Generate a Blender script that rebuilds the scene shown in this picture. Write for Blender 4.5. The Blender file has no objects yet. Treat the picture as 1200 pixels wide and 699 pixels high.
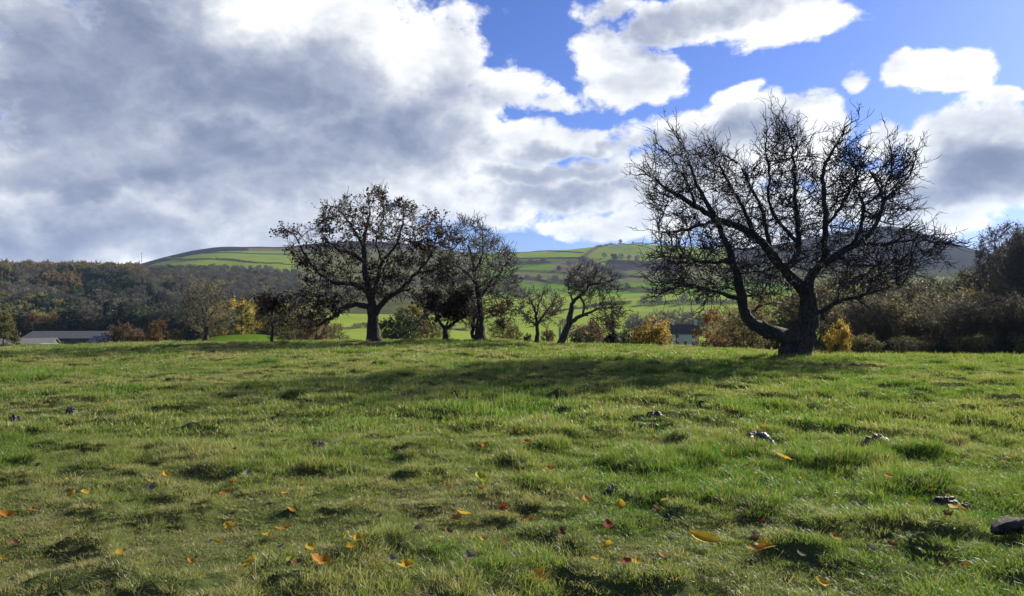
import bpy, math, random
import numpy as np
R = math.radians
rng = np.random.default_rng(7)
random.seed(7)
scene = bpy.context.scene
COL = scene.collection
EYE, FPX, HOR = 1.55, 900.0, 349.5          # eye height (m), focal length in photo pixels, horizon row

# ------------------------------------------------------------------ camera
cam_d = bpy.data.cameras.new('camera'); cam = bpy.data.objects.new('camera', cam_d); COL.objects.link(cam)
cam_d.sensor_width = 36; cam_d.lens = 27.0; cam_d.clip_start = 0.1; cam_d.clip_end = 20000
cam.location = (0, 0, EYE); cam.rotation_euler = (R(90), 0, 0)
scene.camera = cam

# ------------------------------------------------------------------ light, exposure
SUN_AZ, SUN_EL = 43.0, 23.5                   # degrees to the right of the view (+Y), and above the horizon
sun_d = bpy.data.lights.new('sun', 'SUN'); sun = bpy.data.objects.new('sun', sun_d); COL.objects.link(sun)
sun_d.energy = 5.0; sun_d.angle = R(0.5); sun_d.color = (1.0, 0.93, 0.80)
sun.rotation_euler = (R(90 - SUN_EL), 0, R(180 - SUN_AZ))
scene.view_settings.view_transform = 'Standard'; scene.view_settings.look = 'None'
scene.view_settings.gamma = 1.0; scene.view_settings.exposure = 1.05
cy = scene.cycles
cy.max_bounces = 6; cy.diffuse_bounces = 2; cy.glossy_bounces = 1; cy.transmission_bounces = 3; cy.volume_bounces = 0
cy.transparent_max_bounces = 8; cy.use_denoising = True
cy.volume_step_rate = 4

# ------------------------------------------------------------------ node helpers
class NT:
    def __init__(s, tree):
        s.t = tree; s.n = tree.nodes; s.l = tree.links
    def node(s, typ, **kw):
        n = s.n.new(typ)
        for k, v in kw.items(): setattr(n, k, v)
        return n
    def put(s, sock, v):
        if v is None: return
        if isinstance(v, bpy.types.NodeSocket): s.l.new(v, sock)
        else: sock.default_value = v
    def m(s, op, a, b=None, c=None, clamp=False):
        n = s.n.new('ShaderNodeMath'); n.operation = op; n.use_clamp = clamp
        s.put(n.inputs[0], a); s.put(n.inputs[1], b); s.put(n.inputs[2], c)
        return n.outputs[0]
    def vm(s, op, a, b=None, c=None):
        n = s.n.new('ShaderNodeVectorMath'); n.operation = op
        s.put(n.inputs[0], a)
        if b is not None: s.put(n.inputs[3 if op == 'SCALE' else 1], b)
        if c is not None: s.put(n.inputs[2], c)
        return n.outputs['Value' if op in ('DOT_PRODUCT', 'LENGTH') else 'Vector']
    def noise(s, vec, scale, detail=4, rough=0.5, dist=0.0, col=False):
        n = s.n.new('ShaderNodeTexNoise')
        s.put(n.inputs['Vector'], vec); s.put(n.inputs['Scale'], scale); s.put(n.inputs['Detail'], detail)
        s.put(n.inputs['Roughness'], rough); s.put(n.inputs['Distortion'], dist)
        return n.outputs['Color' if col else 'Fac']
    def mr(s, v, a, b, c=0.0, d=1.0, smooth=True):
        n = s.n.new('ShaderNodeMapRange'); n.interpolation_type = 'SMOOTHSTEP' if smooth else 'LINEAR'
        for k, x in enumerate((v, a, b, c, d)): s.put(n.inputs[k], x)
        return n.outputs[0]
    def mix(s, f, a, b, blend='MIX'):
        n = s.n.new('ShaderNodeMix'); n.data_type = 'RGBA'; n.blend_type = blend
        s.put(n.inputs[0], f); s.put(n.inputs[6], a); s.put(n.inputs[7], b)
        return n.outputs[2]
    def ramp(s, f, stops):
        n = s.n.new('ShaderNodeValToRGB'); e = n.color_ramp.elements
        while len(e) < len(stops): e.new(0.5)
        for k, (p, c) in enumerate(stops): e[k].position = p; e[k].color = (*c, 1)
        s.put(n.inputs[0], f)
        return n.outputs[0]

# ------------------------------------------------------------------ sky: Nishita with cumulus in world directions
world = bpy.data.worlds.new("World"); scene.world = world; world.use_nodes = True
try: world.cycles.sampling_method = 'NONE'
except Exception: pass

def ae(u, v):                                    # compass bearing and height (radians) of a photo direction
    x, z = (u - 600) / FPX, (HOR - v) / FPX
    return math.atan(x), math.atan(z / math.sqrt(1 + x * x))

# (u, v, half width, half height, strength) of every cloud, turned into bearings and heights
CLOUDS = [(250, 120, 330, 190, 1.2), (430, 120, 190, 145, 1.15), (520, 165, 95, 90, 1.0), (60, 250, 330, 120, 1.1), (330, 230, 250, 90, 1.0), (120, 285, 330, 60, .9), (430, 268, 130, 34, .7),
          (590, 105, 62, 26, .9), (415, 20, 80, 45, .9), (-350, 120, 400, 260, 1.1),
          (730, 88, 76, 44, 1.0), (700, 55, 45, 30, .8), (640, 120, 34, 14, .6), (715, 8, 55, 22, .8), (850, 16, 165, 32, 1.0), (930, 38, 85, 18, .8),
          (825, 160, 130, 38, 1.2), (890, 138, 76, 36, 1.1), (925, 175, 65, 66, 1.0), (755, 166, 55, 22, .8), (800, 210, 120, 52, 1.0), (880, 100, 36, 13, .8),
          (637, 165, 78, 30, 1.1), (585, 207, 60, 24, .9), (665, 224, 112, 36, 1.2), (570, 242, 115, 28, 1.0), (705, 264, 105, 16, .95), (870, 250, 150, 45, 1.0),
          (988, 97, 19, 14, .6), (999, 101, 15, 11, .6), (1105, 88, 84, 32, 1.1), (1170, 112, 60, 20, .9), (1035, 172, 42, 40, 1.0), (1155, 180, 105, 66, 1.25), (1200, 210, 150, 60, 1.2), (1085, 245, 105, 34, 1.0), (1010, 232, 80, 34, .9),
          (540, 20, 18, 18, .55), (1500, 150, 220, 90, 1.0), (1300, 60, 60, 30, .7)]
GREYS = [(120, 60, 200, 80, 1.0), (60, 130, 190, 70, 1.0), (230, 175, 230, 45, .9), (330, 95, 140, 55, .85), (440, 150, 120, 55, .6), (60, 205, 90, 26, .7), (290, 220, 110, 30, .6),
         (80, 285, 190, 30, .5), (250, 265, 200, 35, .3), (640, 235, 70, 16, .55), (625, 205, 60, 14, .5), (800, 172, 80, 26, .75), (870, 155, 50, 22, .5), (800, 15, 120, 24, .6), (640, 180, 50, 10, .35),
         (1150, 200, 80, 38, .75), (1200, 180, 60, 40, .6), (-400, 100, 380, 200, .9), (1100, 238, 70, 14, .3)]

g = bpy.data.node_groups.new('cloud_density', 'ShaderNodeTree')
g.interface.new_socket('Vector', in_out='INPUT', socket_type='NodeSocketVector')
g.interface.new_socket('Density', in_out='OUTPUT', socket_type='NodeSocketFloat')
G = NT(g); gi = G.node('NodeGroupInput'); go = G.node('NodeGroupOutput')
P = gi.outputs[0]
warp = G.vm('SUBTRACT', G.noise(P, 7.0, 3, .55, col=True), (0.5, 0.5, 0.5))
Pw = G.vm('ADD', P, G.vm('MULTIPLY', warp, (0.16, 0.075, 0.0)))
def blobs(T, vec, lst, floor=-1.0):
    acc = None
    for (u, v, ru, rv, s) in lst:
        a, e = ae(u, v); ca = math.cos(a) ** 2
        ra, re = ru / FPX * ca, rv / FPX * math.cos(a)
        q = T.vm('MULTIPLY', T.vm('SUBTRACT', vec, (a, e, 0)), (1 / ra, 1 / re, 0))
        d = T.m('MULTIPLY_ADD', T.vm('DOT_PRODUCT', q, q), -s, s)
        if acc is None: acc = T.m('MAXIMUM', d, floor)
        else: acc = T.m('SMOOTH_MAX', acc, d, 0.25)
    return acc
env = G.m('MAXIMUM', blobs(G, Pw, CLOUDS), -0.9)
# away from the photograph's part of the sky: loose broken cloud
sep = G.node('ShaderNodeSeparateXYZ'); G.put(sep.inputs[0], P)
out_up = G.mr(sep.outputs[1], 0.40, 0.55); out_side = G.mr(G.m('ABSOLUTE', sep.outputs[0]), 0.75, 0.95)
away = G.m('MAXIMUM', out_up, out_side)
loose = G.m('MULTIPLY', G.m('SUBTRACT', G.noise(P, 3.0, 3, .5), 0.56), 5.0)
env = G.m('ADD', G.m('MULTIPLY', env, G.m('SUBTRACT', 1.0, away)), G.m('MULTIPLY', loose, away))
g2 = bpy.data.node_groups.new('cloud_detail', 'ShaderNodeTree')
g2.interface.new_socket('Vector', in_out='INPUT', socket_type='NodeSocketVector')
g2.interface.new_socket('Detail', in_out='OUTPUT', socket_type='NodeSocketFloat')
H = NT(g2); hi = H.node('NodeGroupInput'); ho = H.node('NodeGroupOutput')
hp = H.vm('MULTIPLY', hi.outputs[0], (1, 1.45, 1))
hn = H.node('ShaderNodeTexVoronoi'); hn.voronoi_dimensions = '2D'; hn.normalize = True
H.put(hn.inputs['Vector'], H.vm('ADD', hp, H.vm('MULTIPLY', H.noise(hp, 30, 3, .6, col=True), (.035, .035, 0)))); H.put(hn.inputs['Scale'], 21.0); H.put(hn.inputs['Detail'], 3.0); H.put(hn.inputs['Roughness'], .62)
big = H.m('SUBTRACT', H.noise(hp, 12.0, 10, .62, .25), 0.5)
puff = H.m('SUBTRACT', 0.42, hn.outputs['Distance'])
H.l.new(H.m('ADD', H.m('MULTIPLY', big, 2.5), H.m('MULTIPLY', puff, 0.85)), ho.inputs[0])
G.l.new(env, go.inputs[0])

g3 = bpy.data.node_groups.new('cloud_shade', 'ShaderNodeTree')
g3.interface.new_socket('Vector', in_out='INPUT', socket_type='NodeSocketVector')
g3.interface.new_socket('Grey', in_out='OUTPUT', socket_type='NodeSocketFloat')
K = NT(g3); ki = K.node('NodeGroupInput'); ko = K.node('NodeGroupOutput')
kw = K.vm('ADD', ki.outputs[0], K.vm('MULTIPLY', K.vm('SUBTRACT', K.noise(ki.outputs[0], 8.0, 4, .6, col=True), (.5, .5, .5)), (0.24, 0.13, 0)))
K.l.new(blobs(K, kw, GREYS), ko.inputs[0])

W = NT(world.node_tree); W.n.clear()
wo = W.node('ShaderNodeOutputWorld'); bg = W.node('ShaderNodeBackground'); W.l.new(bg.outputs[0], wo.inputs[0])
sky = W.node('ShaderNodeTexSky'); sky.sky_type = 'NISHITA'; sky.sun_disc = False
sky.sun_elevation = R(SUN_EL); sky.sun_rotation = R(SUN_AZ); sky.air_density = 1.0; sky.dust_density = 0.35; sky.ozone_density = 3.0
tc = W.node('ShaderNodeTexCoord'); sx = W.node('ShaderNodeSeparateXYZ'); W.l.new(tc.outputs['Generated'], sx.inputs[0])
az = W.m('ARCTAN2', sx.outputs[0], sx.outputs[1]); el = W.m('ARCSINE', sx.outputs[2])
cmb = W.node('ShaderNodeCombineXYZ'); W.l.new(az, cmb.inputs[0]); W.l.new(el, cmb.inputs[1]); Pd = cmb.outputs[0]
def grp(t, vec):
    n = W.node('ShaderNodeGroup'); n.node_tree = t; W.l.new(vec, n.inputs[0]); return n.outputs[0]
E0 = grp(g, Pd); N0 = grp(g2, Pd)
N1 = grp(g2, W.vm('ADD', Pd, (0.012, 0.015, 0.0)))
D0 = W.m('ADD', E0, N0)
mask = W.mr(D0, 0.12, 0.62)
relief = W.m('SUBTRACT', N0, N1)                                   # > 0 where the cloud faces the sun
bulk = W.mr(D0, 0.2, 1.6, 0, 1)
grey = W.m('ADD', grp(g3, Pd), W.m('MULTIPLY', N1, 0.24))
grey = W.mr(grey, -0.65, 0.95)
grey = W.m('MULTIPLY', grey, W.mr(D0, 0.15, 0.75))
lum = W.m('SUBTRACT', 0.93, W.m('MULTIPLY', grey, 0.60))
lum = W.m('SUBTRACT', lum, W.m('MULTIPLY', bulk, 0.14))
lum = W.m('ADD', lum, W.m('MULTIPLY', W.m('SUBTRACT', W.noise(W.vm('MULTIPLY', Pd, (1, 1.7, 1)), 5.5, 7, .5, 0.6), .5), 1.25))
lum = W.m('ADD', lum, W.m('MULTIPLY', relief, 0.24))
lum = W.m('MINIMUM', W.m('MAXIMUM', lum, 0.04), 1.0)
ccol = W.ramp(lum, [(0.0, (.085, .105, .165)), (0.25, (.145, .168, .235)), (0.5, (.235, .255, .31)), (0.75, (.37, .385, .415)), (1.0, (.56, .56, .56))])
skyc = W.vm('MULTIPLY', sky.outputs[0], (0.046 * 0.50, 0.046 * 0.66, 0.046 * 1.24))
final = W.mix(mask, skyc, ccol)
W.l.new(final, bg.inputs['Color'])
SKY_STRENGTH = 1.0                               # the Nishita part is already scaled to 0.085 above
bg.inputs['Strength'].default_value = SKY_STRENGTH

# ------------------------------------------------------------------ numpy noise
_perm = np.random.default_rng(3).permutation(4096)
def vnoise(x, y, seed=0):
    xi = np.floor(x).astype(np.int64); yi = np.floor(y).astype(np.int64)
    fx = x - xi; fy = y - yi; fx = fx * fx * (3 - 2 * fx); fy = fy * fy * (3 - 2 * fy)
    def h(a, b): return _perm[(_perm[(a + seed * 57) & 4095] + b) & 4095] / 4095.0
    return (h(xi, yi) * (1 - fx) + h(xi + 1, yi) * fx) * (1 - fy) + (h(xi, yi + 1) * (1 - fx) + h(xi + 1, yi + 1) * fx) * fy
def fbm(x, y, oct=4, seed=0):
    s = np.zeros_like(np.asarray(x, float)); a = .5; t = 0
    for k in range(oct):
        s = s + a * vnoise(x * 2 ** k + 17.3 * k, y * 2 ** k + 9.1 * k, seed + k); t += a; a *= .5
    return s / t

# ------------------------------------------------------------------ terrain heights
RIDGE = {   # depth (m) -> photo rows at which the ground there is seen
    24: [(-600, 424), (0, 423), (400, 418), (600, 418), (900, 420.5), (1000, 421.5), (1800, 422)],
    38: [(-600, 410), (0, 408), (100, 406), (200, 403), (300, 402), (400, 401), (500, 399), (580, 399.5), (650, 403), (700, 406), (800, 408), (900, 412), (1000, 416.5), (1800, 417)],
    48: [(-600, 413), (0, 411), (200, 406), (300, 404), (400, 404), (600, 404), (700, 410), (900, 415), (1000, 417.5), (1800, 418)],
    65: [(-600, 420), (0, 417), (200, 408), (260, 403), (320, 402), (380, 408), (450, 413), (600, 413), (800, 418), (1000, 420), (1800, 420)],
    110: [(-600, 430), (0, 428), (170, 412), (220, 399), (260, 392), (300, 390), (340, 395), (380, 415), (500, 428), (1800, 430)],
    180: [(-600, 420), (0, 418), (240, 418), (500, 422), (1800, 422)],
    250: [(-600, 408), (0, 408), (200, 408), (400, 411), (1800, 413)],
    350: [(-600, 395), (200, 395), (300, 397), (400, 401), (500, 402), (1800, 402)],
    500: [(-600, 362), (100, 362), (200, 366), (300, 374), (400, 382), (500, 385), (600, 385), (1800, 385)],
    700: [(-600, 325), (0, 323), (150, 324), (200, 332), (300, 345), (400, 358), (600, 362), (800, 361), (1800, 364)],
    900: [(-600, 322), (150, 321), (300, 328), (400, 340), (500, 345), (650, 345), (800, 343), (1800, 348)],
    1100: [(-600, 326), (100, 325), (180, 318), (300, 316), (400, 322), (500, 330), (600, 329), (800, 326), (1000, 330), (1800, 336)],
    1300: [(-600, 332), (100, 328), (180, 313), (230, 306), (300, 306), (400, 308), (500, 314), (600, 314), (700, 310), (800, 311), (1000, 318), (1800, 330)],
    1600: [(-600, 338), (100, 330), (180, 313), (220, 304), (260, 299), (340, 299), (450, 300), (520, 300), (600, 295), (640, 293), (680, 290), (700, 287.5), (740, 284), (790, 286), (850, 293), (950, 306), (1050, 310), (1200, 314), (1800, 328)],
    2200: [(-600, 345), (0, 340), (120, 325), (175, 304.5), (200, 299), (235, 291), (265, 288), (330, 289), (370, 284), (420, 280), (480, 284), (560, 299), (620, 308), (760, 305), (850, 294), (920, 283), (980, 270), (1025, 261), (1050, 261), (1085, 270), (1120, 284), (1160, 296), (1200, 303), (1400, 318), (1800, 335)],
    3000: [(-600, 348), (0, 346), (300, 325), (600, 335), (1030, 318), (1300, 338), (1800, 346)],
    4500: [(-600, 352), (1800, 352)],
}
UG = np.arange(-600, 1801, 5.0)
LG = np.linspace(math.log(0.2), math.log(4600), 700)
Ys = np.array([0.1, 4.0, 12.0] + sorted(RIDGE))
rows = [np.zeros_like(UG), np.zeros_like(UG), np.full_like(UG, -0.07)]
for Y in sorted(RIDGE):
    k = np.array(RIDGE[Y], float)
    rows.append(EYE - (np.interp(UG, k[:, 0], k[:, 1]) - HOR) / FPX * Y)
rows = np.array(rows)
ZG = np.array([np.interp(LG, np.log(Ys), rows[:, j]) for j in range(len(UG))]).T     # (LG, UG)
def gsm(a, s, axis):
    r = int(3 * s + 1); k = np.exp(-0.5 * (np.arange(-r, r + 1) / s) ** 2); k /= k.sum()
    p = [(0, 0), (0, 0)]; p[axis] = (r, r); b = np.pad(a, p, mode='edge')
    return np.apply_along_axis(lambda c: np.convolve(c, k, 'valid'), axis, b)
ZG = gsm(gsm(ZG, 2.6, 0), 2.0, 1)
def uof(x, y):
    a = np.arctan2(x, y); return 600 + FPX * np.tan(np.clip(a, -0.92, 0.92)), np.maximum(np.hypot(x, y) * np.cos(np.clip(a, -0.92, 0.92)), 0.21)
def base_z(x, y):
    x = np.asarray(x, float); y = np.asarray(y, float)
    u, Y = uof(x, y)
    fi = np.clip((np.log(Y) - LG[0]) / (LG[1] - LG[0]), 0, len(LG) - 1.001); fj = np.clip((u + 600) / 5.0, 0, len(UG) - 1.001)
    i = fi.astype(int); j = fj.astype(int); a = fi - i; b = fj - j
    return (ZG[i, j] * (1 - a) + ZG[i + 1, j] * a) * (1 - b) + (ZG[i, j + 1] * (1 - a) + ZG[i + 1, j + 1] * a) * b
def tuss(x, y):                                  # tussocks: 0..1
    return np.clip((fbm(x * 2.3, y * 2.3, 3, 11) - 0.53) * 5.5, 0, 1)
def ground_z(x, y):
    x = np.asarray(x, float); y = np.asarray(y, float)
    z = base_z(x, y); d = np.hypot(x, y)
    near = np.clip((70 - d) / 25, 0, 1)
    z = z + near * (0.10 * (fbm(x * .22, y * .22, 2, 1) - .5) + 0.085 * (fbm(x * 1.1, y * 1.1, 3, 5) - .5) + 0.12 * (fbm(x * 3.1, y * 3.1, 2, 8) - .5) + 0.085 * tuss(x, y)) * np.clip(d / 3, 0, 1)
    far = np.clip((d - 400) / 500, 0, 1)
    return z + far * 5.0 * (fbm(x / 90., y / 90., 3, 2) - .5)
def gz(x, y): return float(ground_z(np.array([x]), np.array([y]))[0])
def at(u, Y): return (u - 600) / FPX * Y, Y
def depth_of(u, v, y0=300, y1=2300):             # depth at which the ground is seen on photo row v (beyond the crest)
    Y = np.linspace(y0, y1, 500); z = ground_z((u - 600) / FPX * Y, Y); row = HOR - (z - EYE) / Y * FPX
    k = np.where(row <= v)[0]
    return float(Y[k[0]]) if len(k) else float(Y[np.argmin(row)])

# ------------------------------------------------------------------ mesh helpers
def mesh_np(name, V, F, mats, attrs=None, fmat=None, smooth=True):
    """V (n,3); F (m,k) quads or triangles, or a list of such arrays"""
    me = bpy.data.meshes.new(name); V = np.asarray(V, np.float32)
    Fs = [f for f in (F if isinstance(F, list) else [F]) if len(f)]
    me.vertices.add(len(V)); me.vertices.foreach_set('co', V.ravel())
    nl = sum(f.size for f in Fs); nf = sum(len(f) for f in Fs)
    me.loops.add(nl); me.polygons.add(nf)
    me.loops.foreach_set('vertex_index', np.concatenate([f.ravel() for f in Fs]).astype(np.int32))
    tot = np.concatenate([np.full(len(f), f.shape[1]) for f in Fs]).astype(np.int32)
    me.polygons.foreach_set('loop_start', np.concatenate([[0], np.cumsum(tot)[:-1]]).astype(np.int32))
    me.polygons.foreach_set('loop_total', tot)
    if fmat is not None: me.polygons.foreach_set('material_index', np.asarray(fmat, np.int32))
    me.polygons.foreach_set('use_smooth', np.full(nf, smooth))
    for m in (mats if isinstance(mats, (list, tuple)) else [mats]): me.materials.append(m)
    for k, a in (attrs or {}).items():
        a = np.asarray(a, np.float32)
        if a.ndim == 1: me.attributes.new(k, 'FLOAT', 'POINT').data.foreach_set('value', a)
        else:
            if a.shape[1] == 3: a = np.hstack([a, np.ones((len(a), 1), np.float32)])
            me.attributes.new(k, 'FLOAT_COLOR', 'POINT').data.foreach_set('color', a.ravel())
    me.update(); me.validate()
    return me
def link(name, me, parent=None, loc=None, rot=None, scl=None, **props):
    o = bpy.data.objects.new(name, me); COL.objects.link(o)
    if parent is not None: o.parent = parent
    if loc is not None: o.location = loc
    if rot is not None: o.rotation_euler = rot
    if scl is not None: o.scale = scl
    for k, v in props.items():
        if v is not None: o[k] = v
    return o
class MB:                                         # collects verts and faces, several materials
    def __init__(s): s.V = []; s.F = []; s.n = 0; s.M = []
    def add(s, V, F, mat=0):
        s.V.append(np.asarray(V, float)); F = np.asarray(F) + s.n
        s.F.append(F); s.M.append(np.full(len(F), mat)); s.n += len(V)
    def box(s, c, d, mat=0, rz=0):
        c = np.array(c, float); d = np.array(d, float) / 2
        q = np.array([[-1, -1, -1], [1, -1, -1], [1, 1, -1], [-1, 1, -1], [-1, -1, 1], [1, -1, 1], [1, 1, 1], [-1, 1, 1]]) * d
        if rz: q = q @ np.array([[math.cos(rz), math.sin(rz), 0], [-math.sin(rz), math.cos(rz), 0], [0, 0, 1]])
        s.add(q + c, [[0, 3, 2, 1], [4, 5, 6, 7], [0, 1, 5, 4], [1, 2, 6, 5], [2, 3, 7, 6], [3, 0, 4, 7]], mat)
    def mesh(s, name, mats, attrs=None, smooth=False):
        order = sorted(range(len(s.F)), key=lambda k: s.F[k].shape[1]); byk = {}
        for k in order: byk.setdefault(s.F[k].shape[1], []).append(k)
        F = [np.concatenate([s.F[k] for k in ks]) for ks in byk.values()]; M = np.concatenate([np.concatenate([s.M[k] for k in ks]) for ks in byk.values()])
        return mesh_np(name, np.concatenate(s.V), F, mats, attrs, M, smooth)

def tubes(pos, par, rad, sel=None, sides=None, rough=0.0):
    """tube mesh along every chain of a node tree; sel = mask of the nodes drawn"""
    n = len(pos); kids = [[] for _ in range(n)]
    for i in range(n):
        if par[i] >= 0: kids[par[i]].append(i)
    start = []; V = []; F4 = []; nv = 0
    for i in range(n):
        if par[i] < 0: start.append((i, -1))
    while start:
        i, p = start.pop(); chain = [p, i] if p >= 0 else [i]
        while kids[i]:
            ks = sorted(kids[i], key=lambda k: -rad[k])
            for k in ks[1:]: start.append((k, i))
            chain.append(ks[0]); i = ks[0]
        c = np.array(chain)
        if sel is not None:
            m = sel[c]
            if p >= 0 and len(m) > 1: m = m.copy(); m[0] = m[1]
            c = c[m]
        if len(c) < 2: continue
        Pp = pos[c]; r = rad[c].copy()
        if p >= 0 and c[0] == p: r[0] = min(r[0], r[1] * 1.35)
        T = np.gradient(Pp, axis=0); T /= np.linalg.norm(T, axis=1, keepdims=True) + 1e-9
        rm = r.max(); k = sides or (12 if rm > .12 else 8 if rm > .05 else 5 if rm > .018 else 3)
        nrm = np.cross(T[0], (0.3, 0.9, 0.2)); nrm /= np.linalg.norm(nrm) + 1e-9; N = np.empty_like(T)
        if k > 3:
            for q in range(len(T)):
                nrm = nrm - T[q] * (nrm @ T[q]); nrm /= np.linalg.norm(nrm) + 1e-9; N[q] = nrm
        else:
            N = np.cross(T, (0.31, 0.9, 0.22)); N /= np.linalg.norm(N, axis=1, keepdims=True) + 1e-9
        B = np.cross(T, N); a = np.arange(k) * 2 * math.pi / k
        rr = r[:, None] * np.ones(k)
        if rough and k >= 8:
            rr = rr * (1 + rough * (fbm(np.cos(a)[None] * 2 + Pp[:, 2:3] * 3 + 50, np.sin(a)[None] * 2 + Pp[:, 0:1] * 3 + 50, 3, 9) - .5) * 2)
        ring = Pp[:, None] + rr[..., None] * (np.cos(a)[None, :, None] * N[:, None] + np.sin(a)[None, :, None] * B[:, None])
        m = len(c); V.append(ring.reshape(-1, 3))
        i0 = (np.arange(m - 1)[:, None] * k + np.arange(k)[None]).ravel(); i1 = (np.arange(m - 1)[:, None] * k + (np.arange(k)[None] + 1) % k).ravel()
        F4.append(np.stack([i0, i1, i1 + k, i0 + k], 1) + nv); nv += m * k
    if not V: return np.zeros((0, 3)), np.zeros((0, 4), int)
    return np.concatenate(V), np.concatenate(F4)

def resample(P, step):
    P = np.asarray(P, float); d = np.linalg.norm(np.diff(P[:, :3], axis=0), axis=1); s = np.concatenate([[0], np.cumsum(d)])
    n = max(2, int(s[-1] / step) + 1); t = np.linspace(0, s[-1], n)
    # Catmull-like smoothing: cosine-blend of linear interpolation with a short moving average
    Q = np.stack([np.interp(t, s, P[:, k]) for k in range(P.shape[1])], 1)
    for _ in range(3): Q[1:-1] = (Q[:-2] + 2 * Q[1:-1] + Q[2:]) / 4
    return Q

def thin3(q, freq, seed, cut=.42):
    a = fbm(q[:, 0] * freq + 30, q[:, 2] * freq + 30, 2, seed); b = fbm(q[:, 1] * freq + 60, q[:, 2] * freq + 9 + q[:, 0] * freq * .5, 2, seed + 3)
    w = .6 * a + .4 * b; return q[w > np.quantile(w, cut)]
def shoots(P, par, rad, tips, n, L, r, up=.5, tip=.005, seg=4):
    """long thin straight shoots at the edge of the crown"""
    t = np.where(tips)[0]; c0 = P[t].mean(0); d = np.linalg.norm((P[t] - c0) * [1, .6, 1.2], axis=1); t = t[d > np.quantile(d, .55)]; ch = r.choice(t, n)
    D = P[ch] - c0; D /= np.linalg.norm(D, axis=1, keepdims=True); D = D + r.normal(0, .45, D.shape); D[:, 2] += up; D /= np.linalg.norm(D, axis=1, keepdims=True)
    l = L * r.uniform(.25, 1.2, (n, 1)) ** 1.3 / seg; prev = ch; pp = P[ch]; A, B, C = [P], [par], [rad]; off = len(P)
    for k in range(seg):
        D = D + r.normal(0, .16, D.shape); D /= np.linalg.norm(D, axis=1, keepdims=True); pp = pp + D * l
        A.append(pp); B.append(prev); C.append(np.full(n, tip * (1.2 - .2 * k))); prev = np.arange(off, off + n); off += n
    return np.concatenate(A), np.concatenate(B), np.concatenate(C)
def twigs(P, par, rad, n, L, r, src=None, tip=.006, seg=5, out=.5, up=.15, spread=.6, bend=.14, thmax=.05):
    """tapering side twigs that leave thin branches forward and outwards"""
    cand = np.where(rad < thmax)[0] if src is None else src
    cand = cand[par[cand] >= 0]; ch = r.choice(cand, n); c0 = P[cand].mean(0); D0 = P[ch] - P[par[ch]]; D0 /= np.linalg.norm(D0, axis=1, keepdims=True) + 1e-9
    O = P[ch] - (c0 - [0, 0, .8]); O /= np.linalg.norm(O, axis=1, keepdims=True) + 1e-9
    Rn = r.normal(0, 1, (n, 3)); Rn /= np.linalg.norm(Rn, axis=1, keepdims=True)
    D = .6 * D0 + out * O + spread * Rn; D[:, 2] += up; D /= np.linalg.norm(D, axis=1, keepdims=True)
    l = L * r.uniform(.35, 1.15, (n, 1)) / seg; prev = ch; pp = P[ch]; A, B, C = [P], [par], [rad]; off = len(P); ids = []
    for k in range(seg):
        D = D + r.normal(0, bend, D.shape) * (1.6 if k % 2 else 1); D[:, 2] += .03; D /= np.linalg.norm(D, axis=1, keepdims=True); pp = pp + D * l
        A.append(pp); B.append(prev); C.append(np.full(n, tip * (1.5 - k / seg))); prev = np.arange(off, off + n); ids.append(prev); off += n
    return np.concatenate(A), np.concatenate(B), np.concatenate(C), np.concatenate(ids)
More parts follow.
